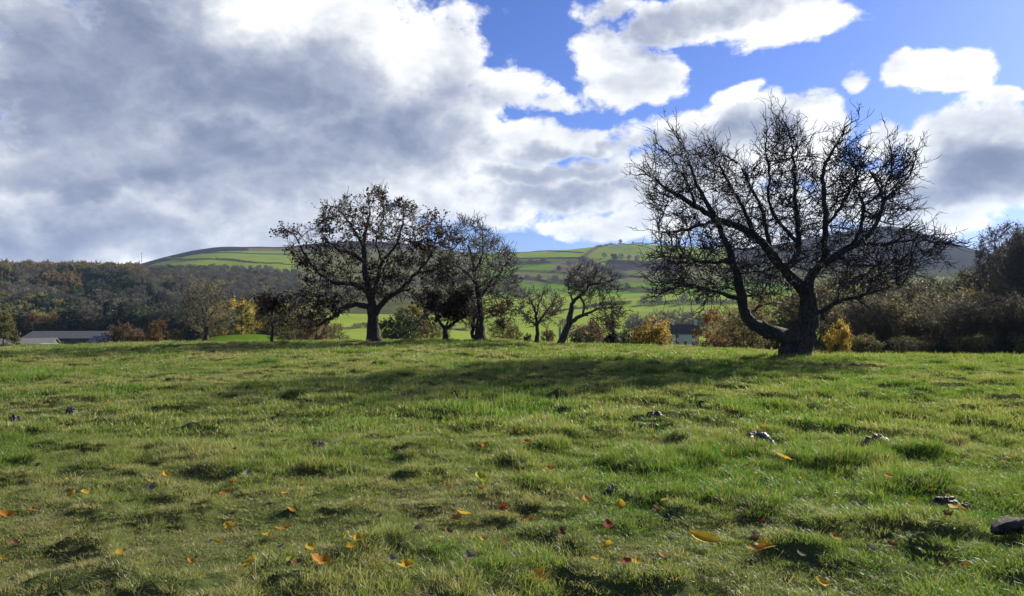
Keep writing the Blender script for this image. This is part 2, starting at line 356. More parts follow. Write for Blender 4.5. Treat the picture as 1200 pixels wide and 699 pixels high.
def grow(limbs, att, step=.12, kill=.22, infl=1.6, iters=80, tip=.006, expo=2.15, jitter=.35, up=0.0, r=None, kink=0.0):
    """space colonisation. limbs: list of (n,4) arrays x,y,z,radius (radius 0 = free); the first starts at the root, the others join the nearest node"""
    r = r or np.random.default_rng(1)
    pos = []; par = []; fix = []
    for L in limbs:
        Q = resample(L, step)
        if kink: Q[1:-1, :3] += r.normal(0, kink, Q[1:-1, :3].shape) * 1.0
        if pos:
            A = np.array(pos); p = int(np.argmin(((A - Q[0, :3]) ** 2).sum(1)))
        else: p = -1
        st = 0
        if p >= 0: st = 1
        for q in Q[st:]:
            pos.append(q[:3]); par.append(p); fix.append(q[3]); p = len(pos) - 1
    pos = np.array(pos); par = list(par); fix = list(fix)
    att = np.asarray(att, float)
    def near(A, B):
        best = np.full(len(A), 1e9); idx = np.zeros(len(A), int)
        for s in range(0, len(B), 400):
            d = ((A[:, None] - B[None, s:s + 400]) ** 2).sum(2); j = d.argmin(1); dd = d[np.arange(len(A)), j]
            m = dd < best; best[m] = dd[m]; idx[m] = j[m] + s
        return best, idx
    bd, bi = near(att, pos)
    allp = [pos]; N = len(pos); P = pos
    for it in range(iters):
        if not len(att): break
        act = bd < infl ** 2
        if not act.any(): break
        ids = bi[act]; dirs = att[act] - P[ids]; dirs /= np.linalg.norm(dirs, axis=1, keepdims=True) + 1e-9
        un, inv = np.unique(ids, return_inverse=True)
        D = np.zeros((len(un), 3)); np.add.at(D, inv, dirs)
        D /= np.linalg.norm(D, axis=1, keepdims=True) + 1e-9
        D += r.normal(0, jitter, D.shape); D[:, 2] += up
        D /= np.linalg.norm(D, axis=1, keepdims=True) + 1e-9
        new = P[un] + D * step * r.uniform(.8, 1.2, (len(un), 1))
        par += un.tolist(); fix += [0] * len(un)
        off = len(P); P = np.concatenate([P, new])
        d, i = near(att, new); m = d < bd; bd[m] = d[m]; bi[m] = i[m] + off
        keep = bd > kill ** 2; att = att[keep]; bd = bd[keep]; bi = bi[keep]
    par = np.array(par); fix = np.array(fix); n = len(P); n0 = len(pos)
    main = np.full(n, -1); size = np.ones(n)
    for i in range(n - 1, 0, -1):
        if par[i] >= 0: size[par[i]] += size[i]
    for i in np.argsort(size, kind='stable'):
        if par[i] >= 0: main[par[i]] = i
    free = (np.arange(n) >= n0) & (main >= 0) & (par >= 0)
    for _ in range(2): P = P.copy(); P[free] = .5 * P[free] + .25 * (P[par[free]] + P[main[free]])
    acc = np.zeros(n); cnt = np.zeros(n, int)
    rad = np.zeros(n)
    for i in range(n - 1, -1, -1):
        ri = tip if acc[i] == 0 else acc[i] ** (1 / expo)
        rad[i] = max(ri, fix[i])
        if par[i] >= 0: acc[par[i]] += ri ** expo
    tips = np.ones(n, bool); tips[par[par >= 0]] = False
    return P, par, rad, tips

def spurs(P, par, rad, tips, n, length, r, tip=.004, seg=2, curl=.5, drop=0.0):
    """short side twigs on the thin nodes"""
    cand = np.where(rad < np.quantile(rad, .9))[0]; ch = r.choice(cand, n)
    base = P[ch]; d = r.normal(0, 1, (n, 3)); d /= np.linalg.norm(d, axis=1, keepdims=True)
    pd = np.where(par[ch, None] >= 0, P[ch] - P[par[ch]], 0); d = d + 3 * pd; d[:, 2] -= drop; d /= np.linalg.norm(d, axis=1, keepdims=True) + 1e-9
    L = length * r.uniform(.4, 1.3, (n, 1)) / seg
    prev = ch; pp = base; newP = [P]; newpar = [par]; newr = [rad]; off = len(P)
    for k in range(seg):
        d = d + r.normal(0, curl, d.shape) * .6; d /= np.linalg.norm(d, axis=1, keepdims=True) + 1e-9
        pp = pp + d * L; newP.append(pp); newpar.append(prev); newr.append(np.full(n, tip * (1.15 - .3 * k))); prev = np.arange(off, off + n); off += n
    return np.concatenate(newP), np.concatenate(newpar), np.concatenate(newr)

def leafcards(C, size, r, aspect=1.6, flat=0.0, spread=.35):
    """one small folded leaf-shaped face per centre; returns verts, quads, per-vertex random shade"""
    n = len(C); a = r.normal(0, 1, (n, 3)); a /= np.linalg.norm(a, axis=1, keepdims=True)
    b = np.cross(a, r.normal(0, 1, (n, 3))); b /= np.linalg.norm(b, axis=1, keepdims=True) + 1e-9
    if flat: a[:, 2] *= 1 - flat; b[:, 2] *= 1 - flat
    c = np.cross(a, b)
    s = size * r.uniform(1 - spread, 1 + spread, (n, 1)); l = s * aspect
    V = np.stack([C - a * l * .5, C + b * s * .5 + c * s * .12, C + a * l * .5, C - b * s * .5 + c * s * .12], 1).reshape(-1, 3)
    return V, np.arange(4 * n).reshape(n, 4), np.repeat(r.uniform(0, 1, n), 4)

def in_poly(pts, poly):
    x, y = pts[:, 0], pts[:, 1]; ins = np.zeros(len(pts), bool); P = np.asarray(poly, float); j = len(P) - 1
    for i in range(len(P)):
        c = ((P[i, 1] > y) != (P[j, 1] > y)) & (x < (P[j, 0] - P[i, 0]) * (y - P[i, 1]) / (P[j, 1] - P[i, 1] + 1e-12) + P[i, 0]); ins ^= c; j = i
    return ins

# ------------------------------------------------------------------ materials
def mat(name):
    m = bpy.data.materials.new(name); m.use_nodes = True; T = NT(m.node_tree); T.n.clear()
    out = T.node('ShaderNodeOutputMaterial'); return m, T, out
def bsdf(T, col, rough=.8, spec=.3, normal=None):
    b = T.node('ShaderNodeBsdfPrincipled'); T.put(b.inputs['Base Color'], col); T.put(b.inputs['Roughness'], rough)
    T.put(b.inputs['Specular IOR Level'], spec)
    if normal is not None: T.put(b.inputs['Normal'], normal)
    return b.outputs[0]
def bump(T, h, strength=.5, dist=.02):
    b = T.node('ShaderNodeBump'); T.put(b.inputs['Height'], h); b.inputs['Strength'].default_value = strength; b.inputs['Distance'].default_value = dist
    return b.outputs[0]
def gpos(T): return T.node('ShaderNodeNewGeometry').outputs['Position']
def attr(T, name, typ='GEOMETRY', out='Fac'):
    a = T.node('ShaderNodeAttribute'); a.attribute_name = name; a.attribute_type = typ; return a.outputs[out]
def objpos(T): return T.node('ShaderNodeTexCoord').outputs['Object']

def bark_mat(name, dark, light, moss=(.05, .06, .02), mossy=.3, scale=1.0):
    m, T, out = mat(name); p = objpos(T)
    st = T.vm('MULTIPLY', p, (1, 1, .28))
    n = T.noise(st, 22 * scale, 6, .65); n2 = T.noise(p, 3.0 * scale, 4, .6)
    c = T.mix(T.mr(n, .35, .68), (*dark, 1), (*light, 1))
    c = T.mix(T.m('MULTIPLY', T.mr(n2, .5, .66), mossy), c, (*moss, 1))
    T.l.new(bsdf(T, c, .9, .2, bump(T, n, .9, .03)), out.inputs[0]); return m
def twig_mat(name, a, b):
    m, T, out = mat(name); n = T.noise(gpos(T), 4.0, 3, .6)
    T.l.new(bsdf(T, T.mix(T.mr(n, .35, .65), (*a, 1), (*b, 1)), .75, .25), out.inputs[0]); return m
def leaf_mat(name, stops, trans=.4, rough=.6, vary=.42):
    """leaves: shade attribute picks the hue, each tree a little different; light passes through"""
    m, T, out = mat(name)
    n = T.noise(gpos(T), .55, 3, .6)
    f = T.m('ADD', T.m('MULTIPLY', attr(T, 'shade'), .6), T.m('MULTIPLY', T.mr(n, .3, .7), .4))
    c = T.ramp(f, stops)
    k = T.mr(T.node('ShaderNodeObjectInfo').outputs['Random'], 0, 1, 1 - vary, 1 + vary, False)
    c = T.vm('SCALE', c, k)
    d = T.node('ShaderNodeBsdfTranslucent'); T.l.new(c, d.inputs[0])
    mx = T.node('ShaderNodeMixShader'); mx.inputs[0].default_value = trans
    T.l.new(bsdf(T, c, rough, .25), mx.inputs[1]); T.l.new(d.outputs[0], mx.inputs[2]); T.l.new(mx.outputs[0], out.inputs[0]); return m

M = {}
M['hero_bark'] = bark_mat('hawthorn_bark', (.024, .022, .020), (.095, .086, .072), (.05, .065, .02), .45)
M['hero_twig'] = twig_mat('hawthorn_twigs', (.026, .025, .027), (.060, .055, .054))
M['bark'] = bark_mat('tree_bark', (.028, .025, .021), (.10, .09, .075), mossy=.25)
M['twig'] = twig_mat('bare_twigs', (.035, .03, .027), (.07, .06, .05))
M['thicket_twig'] = twig_mat('thicket_twigs', (.09, .082, .072), (.18, .16, .14))  # paler than other twigs: glare over the thicket painted into the colour
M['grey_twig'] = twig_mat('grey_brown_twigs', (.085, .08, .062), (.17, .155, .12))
M['dead_leaf'] = leaf_mat('withered_leaves', [(0, (.02, .014, .010)), (.55, (.05, .032, .018)), (1, (.14, .075, .030))], .4)
def tri(c, k=.45): c = np.array(c); return [(0, tuple(c * k)), (.5, tuple(c * .85)), (1, tuple(np.minimum(c * 1.35, 1)))]
M['gold'] = leaf_mat('golden_leaves', tri((.50, .36, .06)))
M['orange'] = leaf_mat('orange_leaves', tri((.25, .14, .045)))
M['russet'] = leaf_mat('russet_leaves', tri((.21, .135, .075)))
M['yellowgreen'] = leaf_mat('yellow_green_leaves', tri((.25, .23, .06)))
M['olive'] = leaf_mat('olive_brown_leaves', tri((.20, .17, .065)), .5)  # lightened: hazy glare on the right-hand trees is put into this colour
M['larch'] = leaf_mat('yellow_brown_needles', tri((.22, .16, .06)), .3)
M['fir'] = leaf_mat('dark_green_needles', tri((.018, .038, .022)), .1)
M['green'] = leaf_mat('dull_green_leaves', tri((.05, .075, .030)), .3)
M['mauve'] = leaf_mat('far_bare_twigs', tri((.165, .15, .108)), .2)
M['thicket'] = leaf_mat('thicket_twigs_and_leaves', tri((.15, .135, .075)), .45)  # brightened so the leaf colour itself carries the hazy sun glare

# terrain
def terrain_mat():
    m, T, out = mat('land'); p = gpos(T)
    col = attr(T, 'land', out='Color')
    wild = attr(T, 'wild')
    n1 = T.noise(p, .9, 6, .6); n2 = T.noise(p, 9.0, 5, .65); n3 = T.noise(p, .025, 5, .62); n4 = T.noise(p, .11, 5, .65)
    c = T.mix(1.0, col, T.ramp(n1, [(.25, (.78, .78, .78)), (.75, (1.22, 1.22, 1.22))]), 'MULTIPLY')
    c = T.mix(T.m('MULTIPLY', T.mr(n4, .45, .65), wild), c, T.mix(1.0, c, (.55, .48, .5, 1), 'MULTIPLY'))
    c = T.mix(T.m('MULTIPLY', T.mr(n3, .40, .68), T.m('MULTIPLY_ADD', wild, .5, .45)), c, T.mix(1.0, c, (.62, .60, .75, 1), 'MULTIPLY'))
    T.l.new(bsdf(T, c, 1.0, 0.0, bump(T, T.m('ADD', n2, T.m('MULTIPLY', n1, 2.0)), .5, .05)), out.inputs[0]); return m
M['land'] = terrain_mat()

GREEN = np.array([.115, .20, .024]); LIME = np.array([.22, .29, .045]); OLIVE = np.array([.13, .14, .05]); TAN = np.array([.19, .155, .085])
MOOR = np.array([.034, .029, .024]); SOIL = np.array([.060, .075, .026]); WOODF = np.array([.035, .032, .018])
def land_colour(x, y, z):
    u, Y = uof(x, y); v = HOR - (z - EYE) / Y * FPX
    n = len(x); C = np.tile(GREEN, (n, 1)); Wd = np.zeros(n)
    def put(m, c, w=0.0): C[m] = c; Wd[m] = w
    put(Y < 55, SOIL, 0)
    far = Y > 55
    put(far, LIME)
    # right hand side and valley floor
    put(far & (Y < 230) & (u > 640), GREEN * .8)
    # upper pastures on the hill, field by field
    put(far & (v < 345) & (u > 560), GREEN * 1.1, .1)
    put(far & (v < 331) & (v > 318) & (u > 600), OLIVE * 1.15, .25)
    put(far & (v < 318) & (v > 308) & (u > 650), TAN, .5)
    put(far & (v < 310) & (v > 302) & (u > 575) & (u < 690), OLIVE, .35)
    put(far & (v < 302) & (u > 560), LIME * .9 + OLIVE * .2, .1)
    put(far & (v < 312) & (u > 690), LIME * .7 + OLIVE * .4, .1)
    put(far & (v < 318) & (v > 305) & (u > 712) & (u < 800), MOOR * 1.8, .6)
    put(far & (u > 850) & (v < 325), OLIVE * .55, .4)
    # left: woodland floor, pasture above it, moor on top
    left = far & (u < 345)
    put(left & (Y > 260) & (Y < 1100), WOODF, .5)
    put(left & (Y > 1000), LIME * .85, 0)
    put(left & (Y > 1000) & (u < 150), OLIVE * .6, .5)
    put(far & (u < 560) & (u > 345) & (Y > 1000), OLIVE, .35)
    put(far & (u < 560) & (u > 345) & (Y > 600) & (Y < 1000), OLIVE * .7, .5)
    put(left & (Y > 75) & (Y < 260), GREEN * .75)
    put(far & (Y > np.where(u > 850, 1380, 1750)), MOOR, .6)
    put(far & (Y > 1750) & (v > 291) & (u < 560) & (u > 290), TAN * .8, .4)
    return C, Wd
th = np.concatenate([np.arange(-180, -50, 3.0), np.arange(-50, -36, .6), np.arange(-36, 36, .16), np.arange(36, 50, .6), np.arange(50, 180.1, 3.0)])
rr = np.concatenate([[.25], np.exp(np.arange(math.log(.4), math.log(4500), .0125))])
TH, RR = np.meshgrid(np.radians(th), rr); X = (np.sin(TH) * RR).ravel(); Yc = (np.cos(TH) * RR).ravel()
Z = ground_z(X, Yc); nt, nr = len(th), len(rr)
i = np.arange((nr - 1) * nt).reshape(nr - 1, nt)[:, :-1].ravel()
F = np.stack([i, i + 1, i + nt + 1, i + nt], 1)[:, ::-1]
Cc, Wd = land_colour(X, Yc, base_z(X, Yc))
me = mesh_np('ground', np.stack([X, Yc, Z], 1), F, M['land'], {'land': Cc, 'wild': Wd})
link('ground', me, kind='structure')

# ------------------------------------------------------------------ trees seen one by one
def px_tree(Y):
    """photo pixels -> metres in the upright plane at depth Y (d = extra depth)"""
    def f(u, v, d=0.0):
        return ((u - 600) / FPX * (Y + d), Y + d, EYE + (HOR - v) / FPX * (Y + d))
    return f
def limb(f, pts, r0, r1, d0=0.0, d1=0.0):
    n = len(pts); out = []
    for k, p in enumerate(pts):
        t = k / (n - 1); d = p[2] if len(p) > 2 else d0 + (d1 - d0) * t
        x, y, z = f(p[0], p[1], d); out.append((x, y, z, r0 + (r1 - r0) * t ** .8))
    return np.array(out)
def crown_pts(f, poly, n, depth, cu, ru, r, Y):
    """points through a crown: outline as seen from the front, rounded in depth"""
    P = np.asarray(poly, float); lo, hi = P.min(0), P.max(0); out = []
    while sum(len(o) for o in out) < n:
        q = r.uniform(lo, hi, (n * 2, 2)); q = q[in_poly(q, poly)]; out.append(q)
    q = np.concatenate(out)[:n]
    dm = depth * np.sqrt(np.clip(1 - ((q[:, 0] - cu) / ru) ** 2, .12, 1)) 
    d = r.uniform(-1, 1, n) * dm
    x = (q[:, 0] - 600) / FPX * (Y + d); z = EYE + (HOR - q[:, 1]) / FPX * (Y + d)
    return np.stack([x, Y + d, z], 1)
def build_tree(name, cat, label, base, tree, bark, twig, thick=.035, leaves=None, group=None, rough=.25, flare=None):
    """Empty at the foot > trunk, crown (> foliage)"""
    P, par, rad = tree; b = np.array(base, float); P = P - b
    if flare is not None:                                       # root flare
        h = np.clip(1 - (P[:, 2]) / flare[0], 0, 1); rad = rad * (1 + flare[1] * h ** 2)
    o = bpy.data.objects.new(name, None); COL.objects.link(o); o.location = b; o.empty_display_size = .3
    o['label'] = label; o['category'] = cat
    if group: o['group'] = group
    big = rad > thick
    V, F = tubes(P, par, rad, big, rough=rough)
    link('trunk', mesh_np('trunk', V, F, bark), o)
    V, F = tubes(P, par, rad, ~big)
    cr = link('crown', mesh_np('crown', V, F, twig), o)
    if leaves is not None:
        C, size, lm, r = leaves
        V, F, s = leafcards(C - b, size, r)
        link('foliage', mesh_np('foliage', V, F, lm, {'shade': s}, smooth=False), cr)
    return o

# the big hawthorn
HY = 24.0; f = px_tree(HY); r = np.random.default_rng(21)
z0 = gz(*at(932, HY)) - .12
def foot(L): L[0, 2] = z0; return L
limbs = [
    foot(limb(f, [(938, 422), (941, 400), (947, 381), (948, 366), (947, 350), (944, 340)], .36, .25)),
    limb(f, [(944, 340), (931, 331), (918, 314), (903, 297), (884, 276), (864, 265), (843, 259), (817, 243), (800, 231), (786, 225), (771, 217), (763, 203), (746, 206)], .20, .015, 0, -.8),
    limb(f, [(918, 314), (929, 312), (934, 298), (938, 285), (933, 262), (933, 243), (931, 223), (931, 195), (928, 171), (922, 146), (915, 136)], .13, .012, 0, .7),
    limb(f, [(946, 344), (948, 321), (958, 314), (965, 310), (968, 290), (967, 267), (967, 236), (963, 210), (966, 192), (982, 168), (989, 148), (1006, 140)], .17, .012, 0, -.5),
    limb(f, [(965, 312), (980, 299), (997, 290), (1016, 279), (1029, 262), (1033, 245), (1035, 231), (1029, 215), (1018, 199), (1003, 182)], .13, .012, 0, 1.0),
    limb(f, [(1033, 240), (1045, 226), (1056, 217), (1066, 208), (1077, 172)], .05, .010, .9, 1.2),
    limb(f, [(1035, 231), (1046, 200), (1044, 171), (1036, 141)], .03, .008, .9, .7),
    limb(f, [(1010, 284), (1030, 288), (1054, 284), (1080, 280), (1100, 285), (1124, 289)], .07, .010, .4, -.6),
    limb(f, [(952, 366), (966, 366), (980, 354), (1004, 349), (1030, 341), (1058, 333)], .10, .012, 0, -1.0),
    limb(f, [(968, 364), (966, 375)], .07, .04, 0, 0),
    limb(f, [(940, 395), (930, 397), (914, 394), (903, 391), (890, 385), (877, 377), (871, 360), (868, 338), (861, 315), (856, 297), (848, 278), (838, 255), (826, 235), (812, 205), (806, 182), (793, 160)], .28, .015, 0, -1.0),
    limb(f, [(868, 350), (858, 348), (844, 343), (829, 339), (812, 334), (796, 333), (777, 343), (759, 350)], .09, .010, -.2, -1.8),
    limb(f, [(832, 340), (826, 350), (824, 364)], .035, .010, -1.0, -1.2),
    limb(f, [(858, 305), (842, 308), (824, 307), (805, 308), (785, 309)], .09, .010, -.4, -2.2),
    limb(f, [(872, 366), (881, 367), (894, 356), (913, 354), (925, 362)], .06, .010, 0, 1.4),
    limb(f, [(869, 345), (880, 347), (889, 344), (897, 338)], .05, .012, 0, 1.6),
    foot(limb(f, [(918, 421), (921, 410), (926, 398), (933, 384), (943, 370)], .24, .13, -.15, 0)),
    limb(f, [(926, 402), (917, 391), (905, 385), (894, 378)], .10, .05, -.35, -.35),
    limb(f, [(903, 297), (898, 270), (893, 245), (880, 220), (868, 195), (850, 182)], .09, .012, 0, 1.4),
    limb(f, [(884, 276), (872, 245), (858, 222), (846, 200), (836, 178), (830, 165)], .08, .012, -.3, -1.6),
    limb(f, [(843, 259), (825, 262), (805, 268), (785, 275), (772, 270)], .06, .010, -.5, .6),
    limb(f, [(817, 243), (806, 215), (792, 195), (782, 180), (768, 168)], .05, .010, -.6, .3),
    limb(f, [(938, 285), (912, 262), (900, 235), (903, 200), (896, 178), (899, 160)], .07, .010, .1, -1.5),
    limb(f, [(967, 267), (985, 245), (995, 222), (1010, 205)], .06, .010, 0, 1.6),
    limb(f, [(980, 299), (1000, 310), (1022, 312), (1050, 308), (1075, 315)], .07, .010, .2, 1.8),
    limb(f, [(997, 290), (1010, 265), (1012, 240), (1006, 222)], .06, .010, .3, -1.7),
]
poly = [(742, 205), (752, 190), (775, 160), (800, 150), (822, 165), (838, 165), (856, 178), (872, 190), (888, 192), (893, 160), (905, 135), (930, 126), (950, 142), (960, 170), (972, 160), (985, 138), (1003, 142), (1012, 160), (1022, 168),
        (1033, 165), (1048, 160), (1068, 170), (1086, 180), (1082, 205), (1074, 235), (1088, 258), (1108, 268), (1128, 290), (1100, 310), (1070, 335), (1030, 352), (985, 350), (955, 330), (930, 345), (900, 348), (880, 330), (855, 325), (835, 362), (810, 345), (775, 358), (752, 348), (748, 325), (765, 305), (750, 280), (757, 245), (744, 222)]
pc = np.array(poly, float); pc = (pc - [925, 290]) * [.93, .88] + [925, 292]
att = np.concatenate([crown_pts(f, pc, 3600, 2.7, 932, 195, r, HY), crown_pts(f, [(765, 300), (850, 285), (862, 335), (835, 352), (785, 348), (760, 335)], 350, 2.2, 830, 120, r, HY), crown_pts(f, [(985, 300), (1085, 285), (1060, 325), (990, 340)], 350, 2.2, 1030, 120, r, HY)])
P, par, rad, tips = grow(limbs, att, step=.17, kill=.34, infl=1.6, iters=80, tip=.011, expo=2.35, jitter=.30, r=r, kink=.02)
P, par, rad, i1 = twigs(P, par, rad, 3000, .85, r, tip=.0085, seg=6, out=.55, spread=.75, bend=.17)
P, par, rad, i2 = twigs(P, par, rad, 9500, .36, r, i1, tip=.0062, seg=3, out=.35, spread=.8, bend=.2)
P, par, rad, i3 = twigs(P, par, rad, 6000, .16, r, np.concatenate([i1, i2]), tip=.0055, seg=2, out=.2, spread=1.0)
P, par, rad, i4 = twigs(P, par, rad, 1600, .30, r, None, tip=.006, seg=3, out=.1, spread=1.0, thmax=.12)
print('hawthorn nodes', len(P))
build_tree('hawthorn_tree', 'tree', 'large bare gnarled hawthorn with two fused stems and a wide twiggy crown', (*at(932, HY), z0), (P, par, rad), M['hero_bark'], M['hero_twig'], .03, flare=(.5, .45), rough=.32)

def solo(name, label, u, Yt, limbs_px, polys, thick, seed, n_att, depth, ru, step=.14, kill=.2, tip=.008, spur=3000, spurl=.25, leaf=None, bark='bark', twig='twig', group=None, cat='tree', jitter=.4, flare=(.5, .3), infl=1.8):
    """a tree traced from the photograph: limbs_px = (points, r0, r1, d0, d1)"""
    f = px_tree(Yt); r = np.random.default_rng(seed); zb = gz(*at(u, Yt)) - .1; ls = []
    for k, (pts, r0, r1, d0, d1) in enumerate(limbs_px):
        L = limb(f, pts, r0, r1, d0, d1)
        if k == 0: L[0, 2] = zb
        ls.append(L)
    pls = []
    for pl, w in polys:
        q = np.array(pl, float); c = q.mean(0); pls.append(((q - c) * .92 + c, w))
    att = np.concatenate([crown_pts(f, pl, int(.55 * n_att * w), depth, u, ru, r, Yt) for pl, w in pls]); att = thin3(att, .8 * 37 / Yt, seed, .15)
    P, par, rad, tips = grow(ls, att, step=step * 1.15, kill=kill * 1.3, infl=infl, tip=tip, expo=2.45, jitter=jitter, r=r, kink=.02)
    P, par, rad, j1 = twigs(P, par, rad, n_att // 6, step * 4.2, r, tip=tip * 1.1, seg=5, out=.5, spread=.75, bend=.16)
    P, par, rad, j2 = twigs(P, par, rad, int(spur * .7), spurl * 1.1, r, j1, tip=tip * .85, seg=3, out=.3, spread=.85, bend=.2)
    lv = None
    if leaf:
        lm, n, size, zones = leaf
        cand = np.where(rad < tip * 1.45)[0]
        if zones is not None:
            pu = 600 + P[cand, 0] / P[cand, 1] * FPX; pv = HOR - (P[cand, 2] - EYE) / P[cand, 1] * FPX
            m = np.zeros(len(cand), bool)
            for zn in zones: m |= in_poly(np.stack([pu, pv], 1), zn)
            cand = cand[m]
        # leaves hang in bunches
        w = fbm(P[cand, 0] * 1.6 + 40, P[cand, 2] * 1.6 + 40, 2, seed) + .3 * r.random(len(cand)); cand = cand[w > np.quantile(w, .55)]
        C = P[r.choice(cand, n)] + r.normal(0, size * .9, (n, 3)); lv = (C, size, M[lm], r)
    return build_tree(name, cat, label, (*at(u, Yt), zb), (P, par, rad), M[bark], M[twig], thick, leaves=lv, group=group, flare=flare)

G1 = 'bare trees along the crest of the field'
OAKP = [(323, 270), (335, 262), (352, 268), (372, 272), (364, 248), (372, 238), (398, 234), (404, 218), (425, 224), (441, 211), (449, 226), (470, 232), (492, 240), (512, 244), (530, 260), (546, 285), (545, 320), (520, 350), (508, 388), (498, 372), (485, 350), (460, 352), (445, 362), (425, 352), (405, 372), (372, 392), (345, 388), (325, 372), (345, 350), (350, 330), (332, 305)]
solo('oak_tree', 'broad dark tree with withered leaves clinging to its crown and a low branch sweeping out', 439, 37, [
    ([(439, 401), (438, 385), (437, 370), (434, 345), (428, 318), (427, 290), (427, 275), (434, 253), (430, 226)], .36, .02, 0, .3),
    ([(427, 308), (414, 297), (397, 293), (382, 282), (372, 265)], .10, .02, 0, -1),
    ([(434, 348), (425, 336), (408, 332), (391, 333), (371, 319), (354, 293), (346, 276), (332, 268)], .15, .02, 0, -1.5),
    ([(436, 362), (420, 356), (406, 359), (391, 371), (371, 383), (352, 383), (338, 370)], .16, .02, 0, .8),
    ([(438, 372), (444, 360), (455, 349), (467, 342), (487, 321), (504, 304), (510, 282), (517, 262)], .18, .02, 0, .8),
    ([(436, 350), (441, 335), (447, 306), (464, 290), (473, 262), (473, 238)], .14, .02, 0, -.8),
    ([(467, 342), (479, 338), (496, 359), (507, 387)], .07, .015, .2, .5),
    ([(427, 290), (412, 265), (400, 248), (384, 240)], .08, .015, 0, .8),
    ([(487, 321), (505, 318), (525, 300), (538, 285)], .07, .015, .4, -.5),
    ([(447, 306), (440, 280), (450, 255), (448, 225)], .06, .015, -.3, .6)],
    [(OAKP, 1)], .045, 31, 9000, 4.0, 120, step=.15, kill=.24, tip=.009, spur=7000, spurl=.3, leaf=('dead_leaf', 10500, .078, None), group=G1)
solo('field_tree', 'tall bare tree with a pale straight trunk right of the broad dark tree', 563, 37, [
    ([(563, 398), (563, 380), (563, 364), (560, 342), (556, 319), (551, 293), (541, 272)], .27, .02, 0, .3),
    ([(563, 350), (568, 340), (576, 330), (590, 316), (601, 299)], .11, .02, 0, -.8),
    ([(558, 332), (545, 318), (532, 310), (518, 296)], .09, .015, 0, .8), ([(556, 319), (566, 300), (566, 280), (562, 262)], .08, .015, 0, -.6),
    ([(562, 368), (552, 360), (543, 340), (530, 335)], .07, .015, 0, 1.2), ([(554, 398), (553, 385), (556, 372), (561, 362)], .11, .05, .3, 0)],
    [([(518, 300), (524, 280), (530, 262), (545, 254), (560, 258), (580, 275), (600, 288), (606, 308), (612, 325), (602, 345), (590, 350), (570, 345), (545, 350), (520, 345), (508, 330)], .8), ([(520, 345), (610, 335), (604, 372), (590, 385), (575, 370), (548, 385), (525, 380)], .2)],
    .04, 32, 7000, 2.6, 60, step=.14, kill=.21, tip=.0085, spur=6000, spurl=.28, leaf=('dead_leaf', 1800, .07, [[(500, 340), (560, 335), (560, 385), (500, 385)], [(575, 360), (600, 350), (600, 385), (570, 385)]]), group=G1)
solo('small_tree', 'small spreading tree with dense dark withered leaves between two taller trees', 523, 36, [
    ([(523, 398), (522, 385)], .13, .11, 0, 0), ([(522, 386), (514, 377), (507, 362)], .09, .02, 0, -.4), ([(522, 386), (534, 377), (548, 369), (555, 358)], .09, .02, 0, .4), ([(523, 386), (527, 370), (530, 352)], .05, .02, 0, .6)],
    [([(498, 365), (503, 345), (525, 338), (550, 340), (566, 350), (562, 368), (545, 378), (525, 374), (506, 378)], 1)],
    .03, 33, 1800, 1.4, 36, step=.12, kill=.2, tip=.007, spur=1500, spurl=.2, leaf=('dead_leaf', 3600, .075, None), group=G1)
solo('thorn_tree', 'small open bare tree with ivy at its foot standing against the bright pasture', 629, 37, [
    ([(629, 402), (630, 385), (628, 368), (622, 350), (615, 345)], .12, .015, 0, .2), ([(630, 382), (635, 371), (644, 360), (656, 352)], .07, .012, 0, -.4), ([(628, 370), (633, 355), (637, 342)], .05, .012, 0, .4), ([(630, 385), (622, 376), (612, 366)], .05, .012, 0, -.3)],
    [([(603, 362), (608, 346), (622, 342), (638, 337), (655, 346), (667, 360), (655, 374), (640, 382), (622, 384), (610, 377)], 1)],
    .028, 34, 1500, 1.5, 34, step=.12, kill=.2, tip=.0085, spur=900, spurl=.22, leaf=('olive', 350, .07, None), group=G1)
solo('leaning_tree', 'dark tree leaning to the right with an arched fork', 657, 35, [
    ([(657, 407), (661, 392), (667, 379), (669, 368), (668, 360), (672, 352), (681, 346), (688, 340), (693, 330), (700, 318)], .19, .02, 0, .3),
    ([(667, 379), (676, 373), (686, 368), (694, 365), (704, 360), (716, 362)], .12, .015, 0, -.5), ([(686, 368), (693, 373), (701, 381)], .05, .012, -.2, -.5), ([(680, 347), (686, 358), (683, 369)], .06, .05, 0, -.1),
    ([(672, 352), (664, 338), (668, 325)], .05, .015, 0, .5), ([(690, 335), (705, 332), (720, 328)], .06, .015, .2, .5)],
    [([(666, 345), (662, 325), (675, 312), (695, 308), (716, 315), (728, 328), (724, 345), (705, 350), (688, 352)], .62), ([(690, 358), (705, 350), (724, 355), (736, 368), (732, 382), (716, 388), (700, 380)], .38)],
    .035, 35, 3600, 1.8, 40, step=.12, kill=.17, tip=.008, spur=3000, spurl=.22, group=G1)
solo('sapling', 'slim dark tree with withered leaves at the far left of the row on the crest', 317, 37, [
    ([(317, 403), (320, 388), (319, 372), (322, 355)], .09, .02, 0, .2), ([(320, 380), (330, 370), (342, 362)], .04, .012, 0, -.4), ([(319, 375), (309, 364), (304, 354)], .04, .012, 0, .4)],
    [([(300, 352), (312, 345), (330, 347), (345, 350), (352, 365), (340, 376), (325, 382), (308, 376), (300, 364)], 1)],
    .03, 36, 1100, 1.1, 30, step=.12, kill=.2, tip=.008, spur=900, spurl=.2, leaf=('dead_leaf', 1300, .075, None), group=G1)
